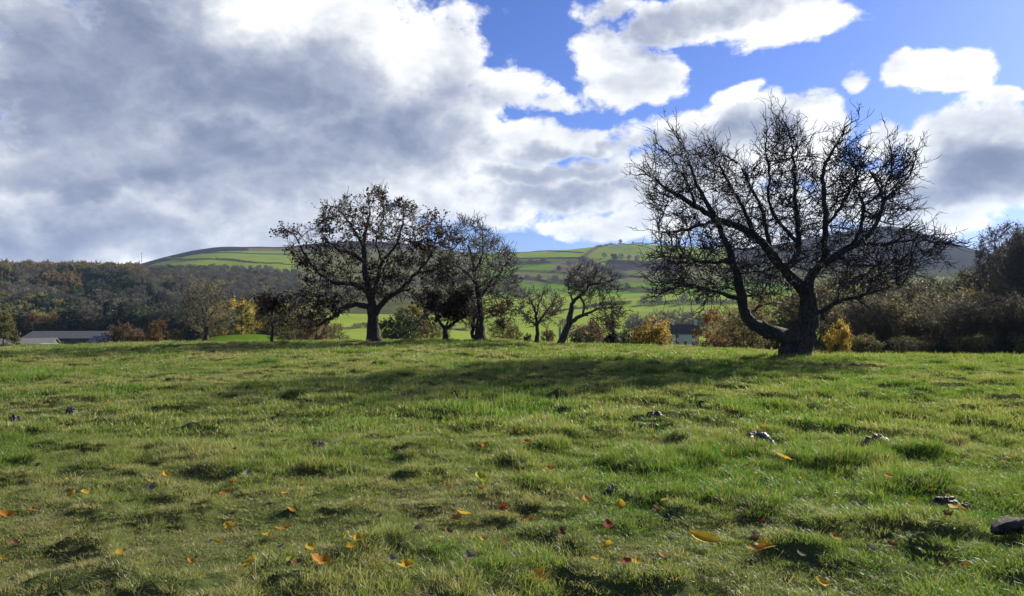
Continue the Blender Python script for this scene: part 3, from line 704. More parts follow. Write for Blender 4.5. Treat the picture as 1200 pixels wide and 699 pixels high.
solo('ash_tree', 'domed brown tree of fine bare twigs on the grass bank above the wood', 241, 92, [
    ([(241, 401), (242, 390), (241, 378), (237, 362), (235, 345)], .32, .04, 0, .3), ([(241, 380), (250, 365), (258, 350)], .16, .03, 0, -1), ([(240, 378), (228, 370), (218, 360)], .14, .03, 0, 1), ([(241, 385), (256, 378), (270, 372)], .12, .03, 0, 1.2), ([(240, 372), (246, 350), (244, 335)], .12, .03, 0, -.5)],
    [([(211, 372), (213, 350), (224, 336), (240, 328), (256, 336), (270, 352), (277, 372), (268, 388), (250, 392), (230, 392), (216, 386)], 1)],
    .07, 37, 3500, 3.6, 38, step=.3, kill=.42, tip=.016, spur=3500, spurl=.6, leaf=('olive', 1800, .12, None), infl=3.0, twig='grey_twig')

# ------------------------------------------------------------------ tree and shrub models shared by copies
def skeleton(r, H, W, n, low=.15, step=None, kill=None, shape='dome', tip=.01, jitter=.35, trunk=.03, stems=1):
    step = step or H * .045; kill = kill or H * .065; q = r.uniform(-1, 1, (n * 6, 3)); q[:, 2] = r.uniform(low, 1, n * 6)
    t = (q[:, 2] - low) / (1 - low)
    if shape == 'dome': w = np.sqrt(np.clip(1 - (t * 1.25 - .35) ** 2 / .82, 0, 1))
    elif shape == 'cone': w = np.clip(1.05 - t, 0, 1)
    else: w = .35 + .65 * np.sin(math.pi * np.clip(t * .85 + .1, 0, 1))
    ang = np.arctan2(q[:, 1], q[:, 0]); lump = 1 + .75 * (fbm(np.cos(ang) * 1.6 + t * 3 + 20, np.sin(ang) * 1.6 + 20, 2, int(r.integers(99))) - .5) * 2
    q = q[np.hypot(q[:, 0], q[:, 1]) < w * lump][:n]
    A = q * np.array([W, W, H]); A = thin3(A, 2.6 / H * 2, int(r.integers(99)), .35); ls = []
    for s in range(stems):
        a = r.uniform(0, 6.3); b = 0 if stems == 1 else W * .25
        ls.append(np.array([[0 if s else 0, 0, -.1, trunk * H], [math.cos(a) * b * .5, math.sin(a) * b * .5, H * low * .7, trunk * H * .8], [math.cos(a) * b, math.sin(a) * b, H * (low + (.55 if stems == 1 else .3)), trunk * H * .3]]))
    return grow(ls, A, step=step, kill=kill, infl=H * .45, iters=70, tip=tip, expo=2.4, jitter=jitter, r=r)
def clumpy(P, rad, n, r, size, freq, cut=.4, thin=2.0, tip=.01, off=None):
    c = np.where(rad < tip * thin)[0]; w = fbm(P[c, 0] * freq + 31, (P[c, 1] + P[c, 2]) * freq + 17, 2, int(r.integers(90))) + .2 * r.random(len(c)); c = c[w > np.quantile(w, cut)]
    return P[r.choice(c, n)] + r.normal(0, off or size * 1.2, (n, 3))
def slivers(P, par, rad, n, r, L, wd, up=.6, tip=.01):
    c = np.where((rad < tip * 2.5) & (par >= 0))[0]; c = r.choice(c, n); d = P[c] - P[par[c]]; d /= np.linalg.norm(d, axis=1, keepdims=True) + 1e-9
    d = d + r.normal(0, .55, (n, 3)); d[:, 2] += up; d /= np.linalg.norm(d, axis=1, keepdims=True)
    s = np.cross(d, r.normal(0, 1, (n, 3))); s /= np.linalg.norm(s, axis=1, keepdims=True) + 1e-9
    l = L * r.uniform(.5, 1.3, (n, 1)); b = P[c]
    V = np.stack([b - s * wd * .5, b + s * wd * .5, b + d * l], 1).reshape(-1, 3)
    return V, np.arange(3 * n).reshape(n, 3), np.repeat(r.uniform(0, 1, n), 3)

class Model:                                        # trunk / crown / foliage meshes, placed many times
    def __init__(s, kind, seed, H, W, leafm=None, nleaf=0, leafsize=.1, shape='dome', n=900, low=.15, tip=.01, twig='twig', bark='bark', sliv=0, slivL=.5, slivW=.02, stems=1, cut=.4, trunk=.03, freq=.5, thick=None, spur=0, spurl=.3, slm=None, flat=0., off=None, kill=None):
        r = np.random.default_rng(seed); s.H = H
        P, par, rad, tips = skeleton(r, H, W, n, low, shape=shape, tip=tip, trunk=trunk, stems=stems, kill=kill)
        if spur: P, par, rad = spurs(P, par, rad, tips, spur, spurl, r, tip=tip * .8)
        big = rad > (thick or trunk * H * .42)
        V, F = tubes(P, par, rad, big); s.trunk = mesh_np('trunk', V, F, M[bark])
        V, F = tubes(P, par, rad, ~big); s.crown = mesh_np('crown', V, F, M[twig])
        Vs, Fs, Ss = [], [], []; s.foliage = None
        if nleaf:
            V, F, sh = leafcards(clumpy(P, rad, nleaf, r, leafsize, freq, cut, tip=tip, off=off), leafsize, r, flat=flat); s.foliage = mesh_np('foliage', V, F, M[leafm], {'shade': sh}, smooth=False)
        if sliv:
            V, F, sh = slivers(P, par, rad, sliv, r, slivL, slivW, tip=tip); s.foliage = mesh_np('foliage', V, F, M[slm or 'mauve'], {'shade': sh}, smooth=False) if not nleaf else s.foliage
    def joined(s, name):                            # one mesh with trunk, twigs and leaves, for the far woods
        if not hasattr(s, '_j'):
            V = []; F = []; fm = []; sh = []; off = 0; mats = []
            for k, me in enumerate([s.trunk, s.crown, s.foliage]):
                if me is None: continue
                n = len(me.vertices); co = np.empty(n * 3, np.float32); me.vertices.foreach_get('co', co)
                lv = np.empty(len(me.loops), np.int32); me.loops.foreach_get('vertex_index', lv)
                lt = me.polygons[0].loop_total if len(me.polygons) else 4
                F.append(lv.reshape(-1, lt) + off); V.append(co.reshape(-1, 3)); fm.append(np.full(len(me.polygons), len(mats))); mats.append(me.materials[0])
                a = np.full(n, .5, np.float32)
                if 'shade' in me.attributes: me.attributes['shade'].data.foreach_get('value', a)
                sh.append(a); off += n
            s._j = mesh_np(name, np.concatenate(V), F, mats, {'shade': np.concatenate(sh)}, np.concatenate(fm), smooth=False)
        return s._j
    def place(s, name, cat, label, x, y, height, width=1.0, rz=None, group=None, sink=.05, parts=True):
        k = height / s.H; rz = random.uniform(0, 6.28) if rz is None else rz
        if parts: o = bpy.data.objects.new(name, None); COL.objects.link(o)
        else: o = link(name, s.joined(name))
        o.location = (x, y, gz(x, y) - sink * k); o.scale = (k * width, k * width, k); o.rotation_euler = (0, 0, rz)
        o['label'] = label; o['category'] = cat
        if group: o['group'] = group
        if parts:
            link('trunk', s.trunk, o); c = link('crown', s.crown, o)
            if s.foliage: link('foliage', s.foliage, c)
        return o
def span(u, vt, Yd):                                # height of something at depth Yd whose top is seen on row vt
    x, y = at(u, Yd); return EYE + (HOR - vt) / FPX * Yd - gz(x, y)

MD = {}
MD['golden_bush'] = Model('b', 51, 3.0, 1.7, 'gold', 8000, .085, n=900, low=.03, stems=6, tip=.008, trunk=.012, cut=.42, freq=1.3, spur=1800, spurl=.35)
MD['gold_tree'] = Model('t', 52, 8.0, 3.0, 'gold', 6500, .19, n=800, low=.12, tip=.02, trunk=.02, cut=.3)
MD['yg_tree'] = Model('t', 53, 8.0, 3.2, 'yellowgreen', 6500, .19, n=800, low=.1, tip=.02, trunk=.02, cut=.3)
MD['orange_bush'] = Model('t', 54, 5.0, 2.8, 'orange', 7000, .12, n=800, low=.05, stems=4, tip=.014, trunk=.014, cut=.3)
MD['russet_bush'] = Model('t', 55, 4.0, 2.2, 'russet', 6000, .10, n=800, low=.05, stems=4, tip=.014, trunk=.014, cut=.2)
MD['olive_tree'] = Model('t', 56, 6.0, 3.4, 'olive', 7500, .11, n=1100, low=.06, stems=3, tip=.012, trunk=.02, cut=.25, spur=2500, spurl=.4)
MD['thick1'] = Model('t', 57, 7.0, 3.0, 'thicket', 8000, .10, n=1500, low=.03, stems=4, tip=.011, trunk=.016, cut=.15, spur=5000, spurl=.5, shape='col', twig='thicket_twig')
MD['thick2'] = Model('t', 58, 6.0, 3.2, 'olive', 6500, .11, n=1500, low=.03, stems=5, tip=.011, trunk=.014, cut=.2, spur=5000, spurl=.5, twig='thicket_twig')
MD['tallbare'] = Model('t', 59, 9.0, 2.6, 'thicket', 1500, .09, n=1700, low=.2, tip=.010, trunk=.015, cut=.5, spur=6000, spurl=.5, shape='col', stems=2, twig='thicket_twig')
MD['fir'] = Model('t', 60, 12.0, 3.2, 'fir', 9000, .34, n=900, low=.06, tip=.03, trunk=.02, shape='cone', cut=.05, flat=.5, off=.25)
MD['larch'] = Model('t', 61, 14.0, 3.6, 'larch', 4500, .30, n=700, low=.15, tip=.04, trunk=.016, shape='cone', cut=.2)
MD['larch2'] = Model('t', 62, 14.0, 4.6, 'larch', 5000, .30, n=700, low=.2, tip=.04, trunk=.016, shape='dome', cut=.3)
MD['far_green'] = Model('t', 63, 12.0, 5.0, 'green', 5500, .34, n=700, low=.12, tip=.04, trunk=.02, cut=.25)
MD['far_olive'] = Model('t', 64, 11.0, 5.0, 'yellowgreen', 4500, .30, n=700, low=.12, tip=.04, trunk=.02, cut=.3)
MD['far_orange'] = Model('t', 65, 11.0, 4.6, 'orange', 4000, .28, n=700, low=.12, tip=.04, trunk=.02, cut=.3)
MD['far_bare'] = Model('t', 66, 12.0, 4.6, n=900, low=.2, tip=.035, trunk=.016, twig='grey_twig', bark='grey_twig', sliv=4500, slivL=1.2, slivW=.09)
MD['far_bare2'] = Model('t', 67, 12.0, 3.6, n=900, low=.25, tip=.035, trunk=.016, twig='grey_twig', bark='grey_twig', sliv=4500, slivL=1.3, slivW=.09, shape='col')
MD['dark_bush'] = Model('t', 68, 3.0, 1.8, 'green', 6000, .10, n=600, low=.02, stems=5, tip=.012, trunk=.014, cut=.1)
MD['scrub'] = Model('t', 69, 3.0, 2.0, 'yellowgreen', 2600, .08, n=900, low=.03, stems=5, tip=.010, trunk=.012, cut=.4, spur=2500, spurl=.3)

# mid-distance trees and shrubs: model, u, depth, top row, width factor, name, category, label
MID = [
 ('golden_bush', 760, 43, 367, 1.15, 'golden_bush', 'bush', 'rounded golden yellow bush beyond the field crest left of the large hawthorn'),
 ('orange_bush', 846, 62, 357, .95, 'orange_tree', 'tree', 'orange brown leafy tree behind the low limb of the large hawthorn'),
 ('olive_tree', 872, 50, 352, 1.05, 'olive_tree', 'tree', 'olive brown tree seen through the low limb of the large hawthorn'),
 ('olive_tree', 908, 56, 338, 1.0, 'olive_tree', 'tree', 'olive brown tree directly behind the trunk of the large hawthorn'),
 ('thick2', 950, 60, 330, 1.0, 'thicket_tree', 'tree', 'dull brown tree behind the right side of the hawthorn trunk'),
 ('golden_bush', 982, 33, 371, .62, 'golden_sapling', 'bush', 'small gold leaved sapling just right of the large hawthorn trunk'),
 ('gold_tree', 258, 140, 350, .9, 'gold_tree', 'tree', 'pale gold tree directly behind the domed brown tree'),
 ('yg_tree', 283, 122, 352, .9, 'willow_tree', 'tree', 'yellow green tree low between the gold trees beyond the bank'),
 ('yg_tree', 336, 150, 350, 1.0, 'willow_tree', 'tree', 'yellow green tree behind the brown scrub bush'),
 ('gold_tree', 270, 128, 347, 1.1, 'gold_tree', 'tree', 'pale gold tree, leftmost of the three beside the domed brown tree'),
 ('gold_tree', 293, 138, 346, .9, 'gold_tree', 'tree', 'orange gold tree in the middle of three beyond the grass bank'),
 ('yg_tree', 318, 120, 346, 1.0, 'willow_tree', 'tree', 'yellow green tree behind the slim sapling on the crest'),
 ('scrub', 345, 75, 358, 1.1, 'scrub_bush', 'bush', 'brown scrub bush right of the slim sapling'),
 ('russet_bush', 368, 70, 368, 1.1, 'russet_bush', 'bush', 'pinkish brown scrub bush under the low branch of the broad dark tree'),
 ('scrub', 392, 75, 378, .9, 'scrub_bush', 'bush', 'low brown scrub bush left of the broad dark tree trunk'),
 ('russet_bush', 138, 112, 375, .9, 'russet_bush', 'bush', 'orange brown bush beside the farm sheds'),
 ('russet_bush', 157, 118, 380, .9, 'russet_bush', 'bush', 'orange brown bush right of the bush by the farm sheds'),
 ('orange_bush', 185, 115, 372, .6, 'yellow_bush', 'bush', 'small yellow bush at the foot of the dark firs'),
 ('scrub', 205, 90, 385, .9, 'scrub_bush', 'bush', 'ragged grey scrub bush left of the domed brown tree'),
 ('yg_tree', 4, 150, 360, .6, 'pale_tree', 'tree', 'pale grey green tree at the left edge beside the sheds'),
 ('yg_tree', 486, 58, 352, 1.0, 'yellow_bush', 'bush', 'yellow green leafy shrub right of the broad dark tree trunk'),
 ('scrub', 505, 52, 372, 1.0, 'scrub_bush', 'bush', 'yellow green scrub left of the small dark leaved tree'),
 ('dark_bush', 466, 48, 362, 1.0, 'dark_bush', 'bush', 'dark rounded bush touching the right side of the broad dark tree trunk'),
 ('scrub', 590, 46, 372, .9, 'scrub_bush', 'bush', 'loose yellow green scrub right of the pale straight trunk'),
 ('scrub', 603, 44, 380, .8, 'scrub_bush', 'bush', 'low twiggy scrub left of the small open thorn tree'),
 ('dark_bush', 619, 39, 390, .75, 'ivy_bush', 'bush', 'dark ivy clump at the foot of the small open thorn tree'),
 ('russet_bush', 642, 48, 384, .85, 'russet_bush', 'bush', 'pinkish brown bush between the thorn tree and the leaning tree'),
 ('russet_bush', 690, 70, 374, 1.1, 'russet_bush', 'bush', 'large pinkish brown bush behind the leaning tree'),
 ('dark_bush', 678, 50, 388, .8, 'dark_bush', 'bush', 'dull green bush right of the leaning tree foot'),
 ('orange_bush', 708, 90, 366, .8, 'orange_tree', 'tree', 'orange brown tree behind the dark pine'),
 ('fir', 718, 60, 365, .85, 'pine_tree', 'tree', 'dark green pine left of the golden bush'),
 ('dark_bush', 735, 62, 386, 1.0, 'dark_bush', 'bush', 'dark bush between the pine and the golden bush'),
 ('fir', 786, 200, 382, .35, 'fir_tree', 'tree', 'narrow dark fir beside the white cottage'),
 ('fir', 793, 205, 385, .3, 'fir_tree', 'tree', 'second narrow dark fir close to the white cottage wall'),
 ('dark_bush', 818, 120, 400, .8, 'dark_bush', 'bush', 'dark bush in front of the white cottage'),
]
for (k, u, Yd, vt, w, nm, cat, lab) in MID:
    x, y = at(u, Yd); h = span(u, vt, Yd); MD[k].place(nm, cat, lab, x, y, h, w * (1.0 if k not in ('golden_bush',) else 1.0))

# the dark thicket closing the right side of the field
TH_LAB = {'thick1': 'dark twiggy tree', 'thick2': 'olive brown leafy tree', 'tallbare': 'tall thin bare tree'}
r = np.random.default_rng(77)
for row, (Y0, y1, n, vt0) in enumerate([(37, 40, 15, 352), (43, 48, 15, 334), (52, 60, 16, 318)]):
    for k in range(n):
        u = 985 + (k + r.uniform(.1, .9)) / n * (460 if row else 440); Yd = r.uniform(Y0, y1)
        if row == 0 and u < 1010: u += 12
        lab_row = ('in the front row of the thicket', 'in the middle of the thicket', 'at the back of the thicket')[row]; lab_col = 'beside the hawthorn' if u < 1060 else 'under the dark hill slope' if u < 1130 else 'near the right edge'
        top = vt0 + r.uniform(-14, 16) - 18 * np.clip((u - 1130) / 80, 0, 1)
        kk = ('thick1', 'thick2', 'thick1')[int(r.integers(3))]
        if row == 1 and u > 1175: kk = 'tallbare'; top = r.uniform(262, 300)
        if row == 2 and u > 1160: kk = 'tallbare'; top = r.uniform(235, 285)
        x, y = at(u, Yd); MD[kk].place('thicket_tree', 'tree', TH_LAB[kk] + ' ' + lab_row + ' ' + lab_col, x, y, span(u, top, Yd), r.uniform(.75, .95) if kk == 'tallbare' else r.uniform(1.0, 1.35), group='trees of the dark thicket on the right')

for k in range(16):
    u = 1008 + k * 24 + r.uniform(-8, 8); Yd = r.uniform(34.6, 36.0); x, y = at(u, Yd); kk = ('scrub', 'dark_bush', 'scrub')[k % 3]
    MD[kk].place('bramble_bush', 'bush', ('low yellow green bramble' if kk == 'scrub' else 'low dark bramble') + ' at the foot of the thicket ' + ('beside the hawthorn' if u < 1080 else 'under the dark hill slope' if u < 1140 else 'near the right edge'), x, y, r.uniform(.7, 1.5), 1.3, group='brambles along the foot of the thicket')

# ------------------------------------------------------------------ instancing of uncountable stuff
def scatter(name, pts, rots, scl, idx, tint, protos, label=None):
    """one object: points that carry instances of the prototypes"""
    pc = bpy.data.collections.new(name + '_sources')           # not linked to the scene
    for k, me in enumerate(protos): pc.objects.link(bpy.data.objects.new('%s_source_%03d' % (name, k), me))
    me = bpy.data.meshes.new(name); me.vertices.add(len(pts)); me.vertices.foreach_set('co', np.asarray(pts, np.float32).ravel())
    for nm, typ, a, key in (('rot', 'FLOAT_VECTOR', rots, 'vector'), ('scl', 'FLOAT_VECTOR', scl, 'vector'), ('tint', 'FLOAT', tint, 'value'), ('pick', 'INT', idx, 'value')):
        me.attributes.new(nm, typ, 'POINT').data.foreach_set(key, np.asarray(a, np.int32 if typ == 'INT' else np.float32).ravel())
    o = link(name, me, kind='stuff')
    ng = bpy.data.node_groups.new(name, 'GeometryNodeTree')
    ng.interface.new_socket('Geometry', in_out='INPUT', socket_type='NodeSocketGeometry'); ng.interface.new_socket('Geometry', in_out='OUTPUT', socket_type='NodeSocketGeometry')
    N, L = ng.nodes, ng.links; gi = N.new('NodeGroupInput'); go = N.new('NodeGroupOutput')
    ci = N.new('GeometryNodeCollectionInfo'); ci.inputs['Collection'].default_value = pc; ci.inputs['Separate Children'].default_value = True; ci.inputs['Reset Children'].default_value = True
    iop = N.new('GeometryNodeInstanceOnPoints'); iop.inputs['Pick Instance'].default_value = True
    def na(nm, typ):
        a = N.new('GeometryNodeInputNamedAttribute'); a.data_type = typ; a.inputs[0].default_value = nm; return a.outputs[0]
    e = N.new('FunctionNodeEulerToRotation'); L.new(na('rot', 'FLOAT_VECTOR'), e.inputs[0])
    L.new(gi.outputs[0], iop.inputs['Points']); L.new(ci.outputs[0], iop.inputs['Instance']); L.new(na('pick', 'INT'), iop.inputs['Instance Index'])
    L.new(e.outputs[0], iop.inputs['Rotation']); L.new(na('scl', 'FLOAT_VECTOR'), iop.inputs['Scale']); L.new(iop.outputs[0], go.inputs[0])
    md = o.modifiers.new('instances', 'NODES'); md.node_group = ng
    return o

# ------------------------------------------------------------------ the wooded hillside on the left
r = np.random.default_rng(5)
WL = {'fir': ('fir_tree', 'dark green fir'), 'larch': ('larch_tree', 'yellow brown conical larch'), 'larch2': ('larch_tree', 'yellow brown rounded larch'),
      'far_green': ('woodland_tree', 'dull green rounded tree'), 'far_olive': ('woodland_tree', 'yellow olive rounded tree'), 'far_orange': ('woodland_tree', 'orange leaved tree'),
      'far_bare': ('woodland_tree', 'bare grey brown tree'), 'far_bare2': ('woodland_tree', 'slim bare grey brown tree')}
cand = []
for Yd in np.exp(np.arange(math.log(285), math.log(1020), .0165)):
    gap = 8.5 if Yd < 500 else 9.5; du = gap / Yd * FPX; u = -170 + r.uniform(0, du)
    while u < 352:
        uu = u + r.normal(0, du * .25); Y2 = Yd * (1 + r.normal(0, .006)); u += du
        if Yd > 790 and uu < 150: continue
        p = r.random(); patch = vnoise(np.array([uu / 28.]), np.array([math.log(Y2) * 9]), 6)[0]
        if Yd > 640 and uu < 165: k = 'larch' if p < .45 else 'larch2' if p < .85 else 'far_olive'; h = r.uniform(12, 16)
        elif Yd > 560 and uu > 150: k = 'far_bare' if p < .5 else 'far_bare2' if p < .85 else 'far_olive'; h = r.uniform(9, 13)
        elif Yd > 430 and uu < 100: k = ('far_bare' if patch > .62 else 'far_olive' if patch > .5 else 'larch2' if p < .3 else 'fir' if patch < .3 else 'far_green'); h = r.uniform(11, 16)
        elif 90 < uu < 215: k = 'fir' if p < .62 else 'far_green' if p < .85 else 'far_bare2'; h = r.uniform(12, 17)
        elif Yd < 345 and uu < 90: k = 'far_orange' if p < .1 else 'larch2' if p < .4 else 'far_olive' if p < .6 else 'fir' if p < .6 else 'far_green'; h = r.uniform(10, 13)
        elif uu > 215: k = 'far_bare' if p < .3 else 'far_olive' if p < .5 else 'larch2' if p < .6 else 'far_green' if p < .8 else 'fir'; h = r.uniform(9, 12)
        else: k = 'far_green' if p < .5 else 'fir' if p < .75 else 'far_olive'; h = r.uniform(10, 14)
        x, y = at(uu, Y2)
        cand.append((k, x, y, h, Yd))
cand.append(('far_olive', *at(105, 300), 12.5, 100))
cand.sort(key=lambda c: c[4]); KS = sorted(WL)
for (k, x, y, h, Yd) in cand[:270]:
    nm, lab = WL[k]; uu = 600 + x / y * FPX
    lab += ' in the left wood, ' + ('front row' if Yd < 330 else 'lower slope' if Yd < 400 else 'middle slope' if Yd < 520 else 'upper slope') + (' at the left edge' if uu < 25 else ' above the farm sheds' if uu < 125 else ' above the orange brown bushes' if uu < 205 else ' behind the domed tree' if uu < 280 else ' behind the slim sapling')
    MD[k].place(nm, 'tree', lab, x, y, h, r.uniform(1.0, 1.35), group='trees of the wooded hillside on the left', parts=False)
rest = cand[270:]; xs = np.array([c[1] for c in rest]); ys = np.array([c[2] for c in rest]); zs = ground_z(xs, ys)
hh = np.array([c[3] / MD[c[0]].H for c in rest]); n = len(rest)
scatter('woodland', np.stack([xs, ys, zs], 1), np.stack([np.zeros(n), np.zeros(n), r.uniform(0, 6.28, n)], 1), np.stack([hh, hh, hh], 1), [KS.index(c[0]) for c in rest], np.zeros(n), [MD[k].joined('woodland_tree') for k in KS])
print('wood', len(cand))

# ------------------------------------------------------------------ hedges, walls and trees on the far hill
def hill_line(pts, n=None):
    out = []
    for (u, v) in pts:
        Yd = depth_of(u, v); out.append((*at(u, Yd),))
    P = np.array(out); d = np.concatenate([[0], np.cumsum(np.linalg.norm(np.diff(P, axis=0), axis=1))]); m = max(2, int(d[-1] / 4)); t = np.linspace(0, d[-1], m)
    Q = np.stack([np.interp(t, d, P[:, 0]), np.interp(t, d, P[:, 1])], 1)
    return Q, d[-1]
def hedge(pts, h, w, lm, label, seed, dens=22):
    Q, L = hill_line(pts); r = np.random.default_rng(seed); n = int(L * dens * h / 2)
    t = r.uniform(0, len(Q) - 1.001, n); i = t.astype(int); a = (t - i)[:, None]; c = Q[i] * (1 - a) + Q[i + 1] * a
    top = h * (.65 + .7 * fbm(t * .5, t * 0 + seed, 2, seed)); top = np.where(fbm(t * .17, t * 0 + 3. + seed, 2, seed + 1) > .68, top * .35, top)
    c = c + r.normal(0, w * .35, (n, 2)); z = ground_z(c[:, 0], c[:, 1]) + r.uniform(0, 1, n) ** .8 * top
    o = np.array([*Q[0], gz(*Q[0])]); V, F, s = leafcards(np.column_stack([c, z]) - o, .55, r)
    link('hedge', mesh_np('hedge', V, F, M[lm], {'shade': s}, smooth=False), loc=o, label=label, category='hedge', group='hedges between the hillside pastures')
def wall(pts, label):
    Q, L = hill_line(pts); z = ground_z(Q[:, 0], Q[:, 1]); T = np.gradient(Q, axis=0); T /= np.linalg.norm(T, axis=1, keepdims=True); S = np.stack([-T[:, 1], T[:, 0]], 1) * .35; n = len(Q)
    o = np.array([*Q[0], z[0]]); h = 1.4
    V = np.stack([np.column_stack([Q - S, z - .3]), np.column_stack([Q - S * .6, z + h]), np.column_stack([Q + S * .6, z + h]), np.column_stack([Q + S, z - .3])], 1).reshape(-1, 3) - o
    i = np.arange(n - 1)[:, None] * 4; F = np.concatenate([i + np.array([[k, k + 1, k + 5, k + 4]]) for k in range(3)])
    link('stone_wall', mesh_np('stone_wall', V, F, M['stone'], smooth=False), loc=o, label=label, category='wall', kind='thing', group='stone walls on the far hill')
m, T, out = mat('dry_stone'); T.l.new(bsdf(T, T.ramp(T.noise(gpos(T), 3.0, 4, .7), [(.3, (.06, .055, .05)), (.7, (.17, .16, .14))]), .9, .2), out.inputs[0]); M['stone'] = m
HEDGES = [
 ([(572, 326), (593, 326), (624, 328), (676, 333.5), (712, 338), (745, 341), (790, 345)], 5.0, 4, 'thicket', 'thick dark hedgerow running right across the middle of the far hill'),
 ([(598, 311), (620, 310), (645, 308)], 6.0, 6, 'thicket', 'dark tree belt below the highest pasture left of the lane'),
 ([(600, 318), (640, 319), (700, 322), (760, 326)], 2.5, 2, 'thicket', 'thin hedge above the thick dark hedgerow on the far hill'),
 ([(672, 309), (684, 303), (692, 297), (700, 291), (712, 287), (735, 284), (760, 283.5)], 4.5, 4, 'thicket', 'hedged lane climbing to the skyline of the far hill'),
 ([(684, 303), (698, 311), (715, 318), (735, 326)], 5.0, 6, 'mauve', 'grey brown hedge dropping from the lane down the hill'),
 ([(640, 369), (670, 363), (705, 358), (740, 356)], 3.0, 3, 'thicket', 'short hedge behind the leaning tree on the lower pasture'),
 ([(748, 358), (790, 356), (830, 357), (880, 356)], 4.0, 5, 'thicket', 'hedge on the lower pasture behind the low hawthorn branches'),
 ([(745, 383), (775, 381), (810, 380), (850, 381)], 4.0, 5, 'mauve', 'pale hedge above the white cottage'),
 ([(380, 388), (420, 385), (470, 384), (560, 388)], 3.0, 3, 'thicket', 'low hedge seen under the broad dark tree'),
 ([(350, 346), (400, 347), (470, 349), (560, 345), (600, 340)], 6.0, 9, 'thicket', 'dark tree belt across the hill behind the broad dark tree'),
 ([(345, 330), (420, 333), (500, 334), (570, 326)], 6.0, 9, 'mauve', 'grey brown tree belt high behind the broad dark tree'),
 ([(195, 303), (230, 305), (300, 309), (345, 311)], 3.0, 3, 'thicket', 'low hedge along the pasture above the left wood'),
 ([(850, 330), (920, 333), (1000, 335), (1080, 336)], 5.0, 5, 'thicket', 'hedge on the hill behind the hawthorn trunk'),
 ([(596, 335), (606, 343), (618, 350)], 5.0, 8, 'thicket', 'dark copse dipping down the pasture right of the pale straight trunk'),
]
for k, (pts, h, w, lm, lab) in enumerate(HEDGES): hedge(pts, h, w, lm, lab, 200 + k)
wall([(579, 295.5), (605, 294.5), (632, 294), (655, 295), (684, 297)], 'thin stone wall just under the left skyline of the far hill')
wall([(605, 304), (640, 303), (680, 303)], 'thin stone wall across the upper pasture left of the lane')
wall([(240, 297.5), (300, 298), (345, 299)], 'stone wall between the left pasture and the moor')
wall([(728, 322), (745, 325), (760, 326)], 'pale stretch of wall beside the hawthorn twigs')
r = np.random.default_rng(91); HG = 'small trees in the hillside hedges'
for (u, v, hpx) in [(604, 330, 9), (618, 330, 8), (632, 331, 9), (650, 332, 10), (664, 333, 8), (683, 335, 9), (700, 337, 11), (722, 339, 12), (735, 341, 10), (608, 312, 8), (622, 312, 9), (636, 310, 8), (655, 318, 7), (667, 314, 9), (690, 314, 10), (700, 318, 9), (712, 322, 9), (727, 284, 7), (742, 284, 4), (716, 287, 4),
                    (720, 305, 8), (728, 306, 9), (737, 307, 8), (746, 308, 9), (708, 303, 7), (755, 358, 12), (772, 358, 10), (800, 357, 12), (818, 357, 9), (605, 342, 10), (612, 347, 11), (598, 338, 9)]:
    Yd = depth_of(u, v); x, y = at(u, Yd); k = 'far_bare' if r.random() < .6 else 'far_bare2' if r.random() < .5 else 'far_green'
    MD[k].place('hedgerow_tree', 'tree', ('small bare hedgerow tree' if k != 'far_green' else 'small dull green hedgerow tree') + (' on the skyline' if v < 290 else ' beside the upper lane' if v < 324 and u > 675 else ' in the high belt' if v < 324 else ' in the dark copse' if v > 341 and u < 640 else ' in the thick dark hedgerow' if v < 345 else ' on the lower pasture') + (' left of the leaning tree' if u < 650 else ' above the leaning tree' if u < 712 else ' beside the hawthorn twigs'), x, y, hpx / FPX * Yd, r.uniform(.9, 1.3), group=HG, parts=False)
for (u, vt) in [(665, 372), (748, 366), (768, 362), (784, 364), (799, 361), (812, 363), (828, 362), (740, 372)]:
    Yd = 330 + r.uniform(-15, 15); x, y = at(u, Yd); MD['far_bare'].place('valley_tree', 'tree', 'dark bare tree in the row on the valley floor above the cottage', x, y, span(u, vt, Yd), r.uniform(.8, 1.1), group='row of trees above the cottage', parts=False)

# ------------------------------------------------------------------ grass
def grass_mat():
    m, T, out = mat('grass'); sh = attr(T, 'shade'); h = attr(T, 'hgt'); ti = attr(T, 'tint', 'INSTANCER')
    f = T.m('ADD', T.m('MULTIPLY', sh, .45), T.m('MULTIPLY', ti, .70))
    c = T.ramp(f, [(0.0, (.060, .150, .018)), (.3, (.120, .215, .034)), (.55, (.190, .240, .070)), (.8, (.265, .265, .120)), (1.0, (.40, .35, .21))])
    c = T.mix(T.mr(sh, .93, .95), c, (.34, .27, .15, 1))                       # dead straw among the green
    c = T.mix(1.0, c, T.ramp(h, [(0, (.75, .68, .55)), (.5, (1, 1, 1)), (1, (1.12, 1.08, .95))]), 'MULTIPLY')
    d = T.node('ShaderNodeBsdfTranslucent'); T.l.new(T.mix(1.0, c, (1.25, 1.3, .75, 1), 'MULTIPLY'), d.inputs[0]); mx = T.node('ShaderNodeMixShader'); mx.inputs[0].default_value = .45
    T.l.new(bsdf(T, c, .45, .35), mx.inputs[1]); T.l.new(d.outputs[0], mx.inputs[2]); T.l.new(mx.outputs[0], out.inputs[0]); return m
M['grass'] = grass_mat()
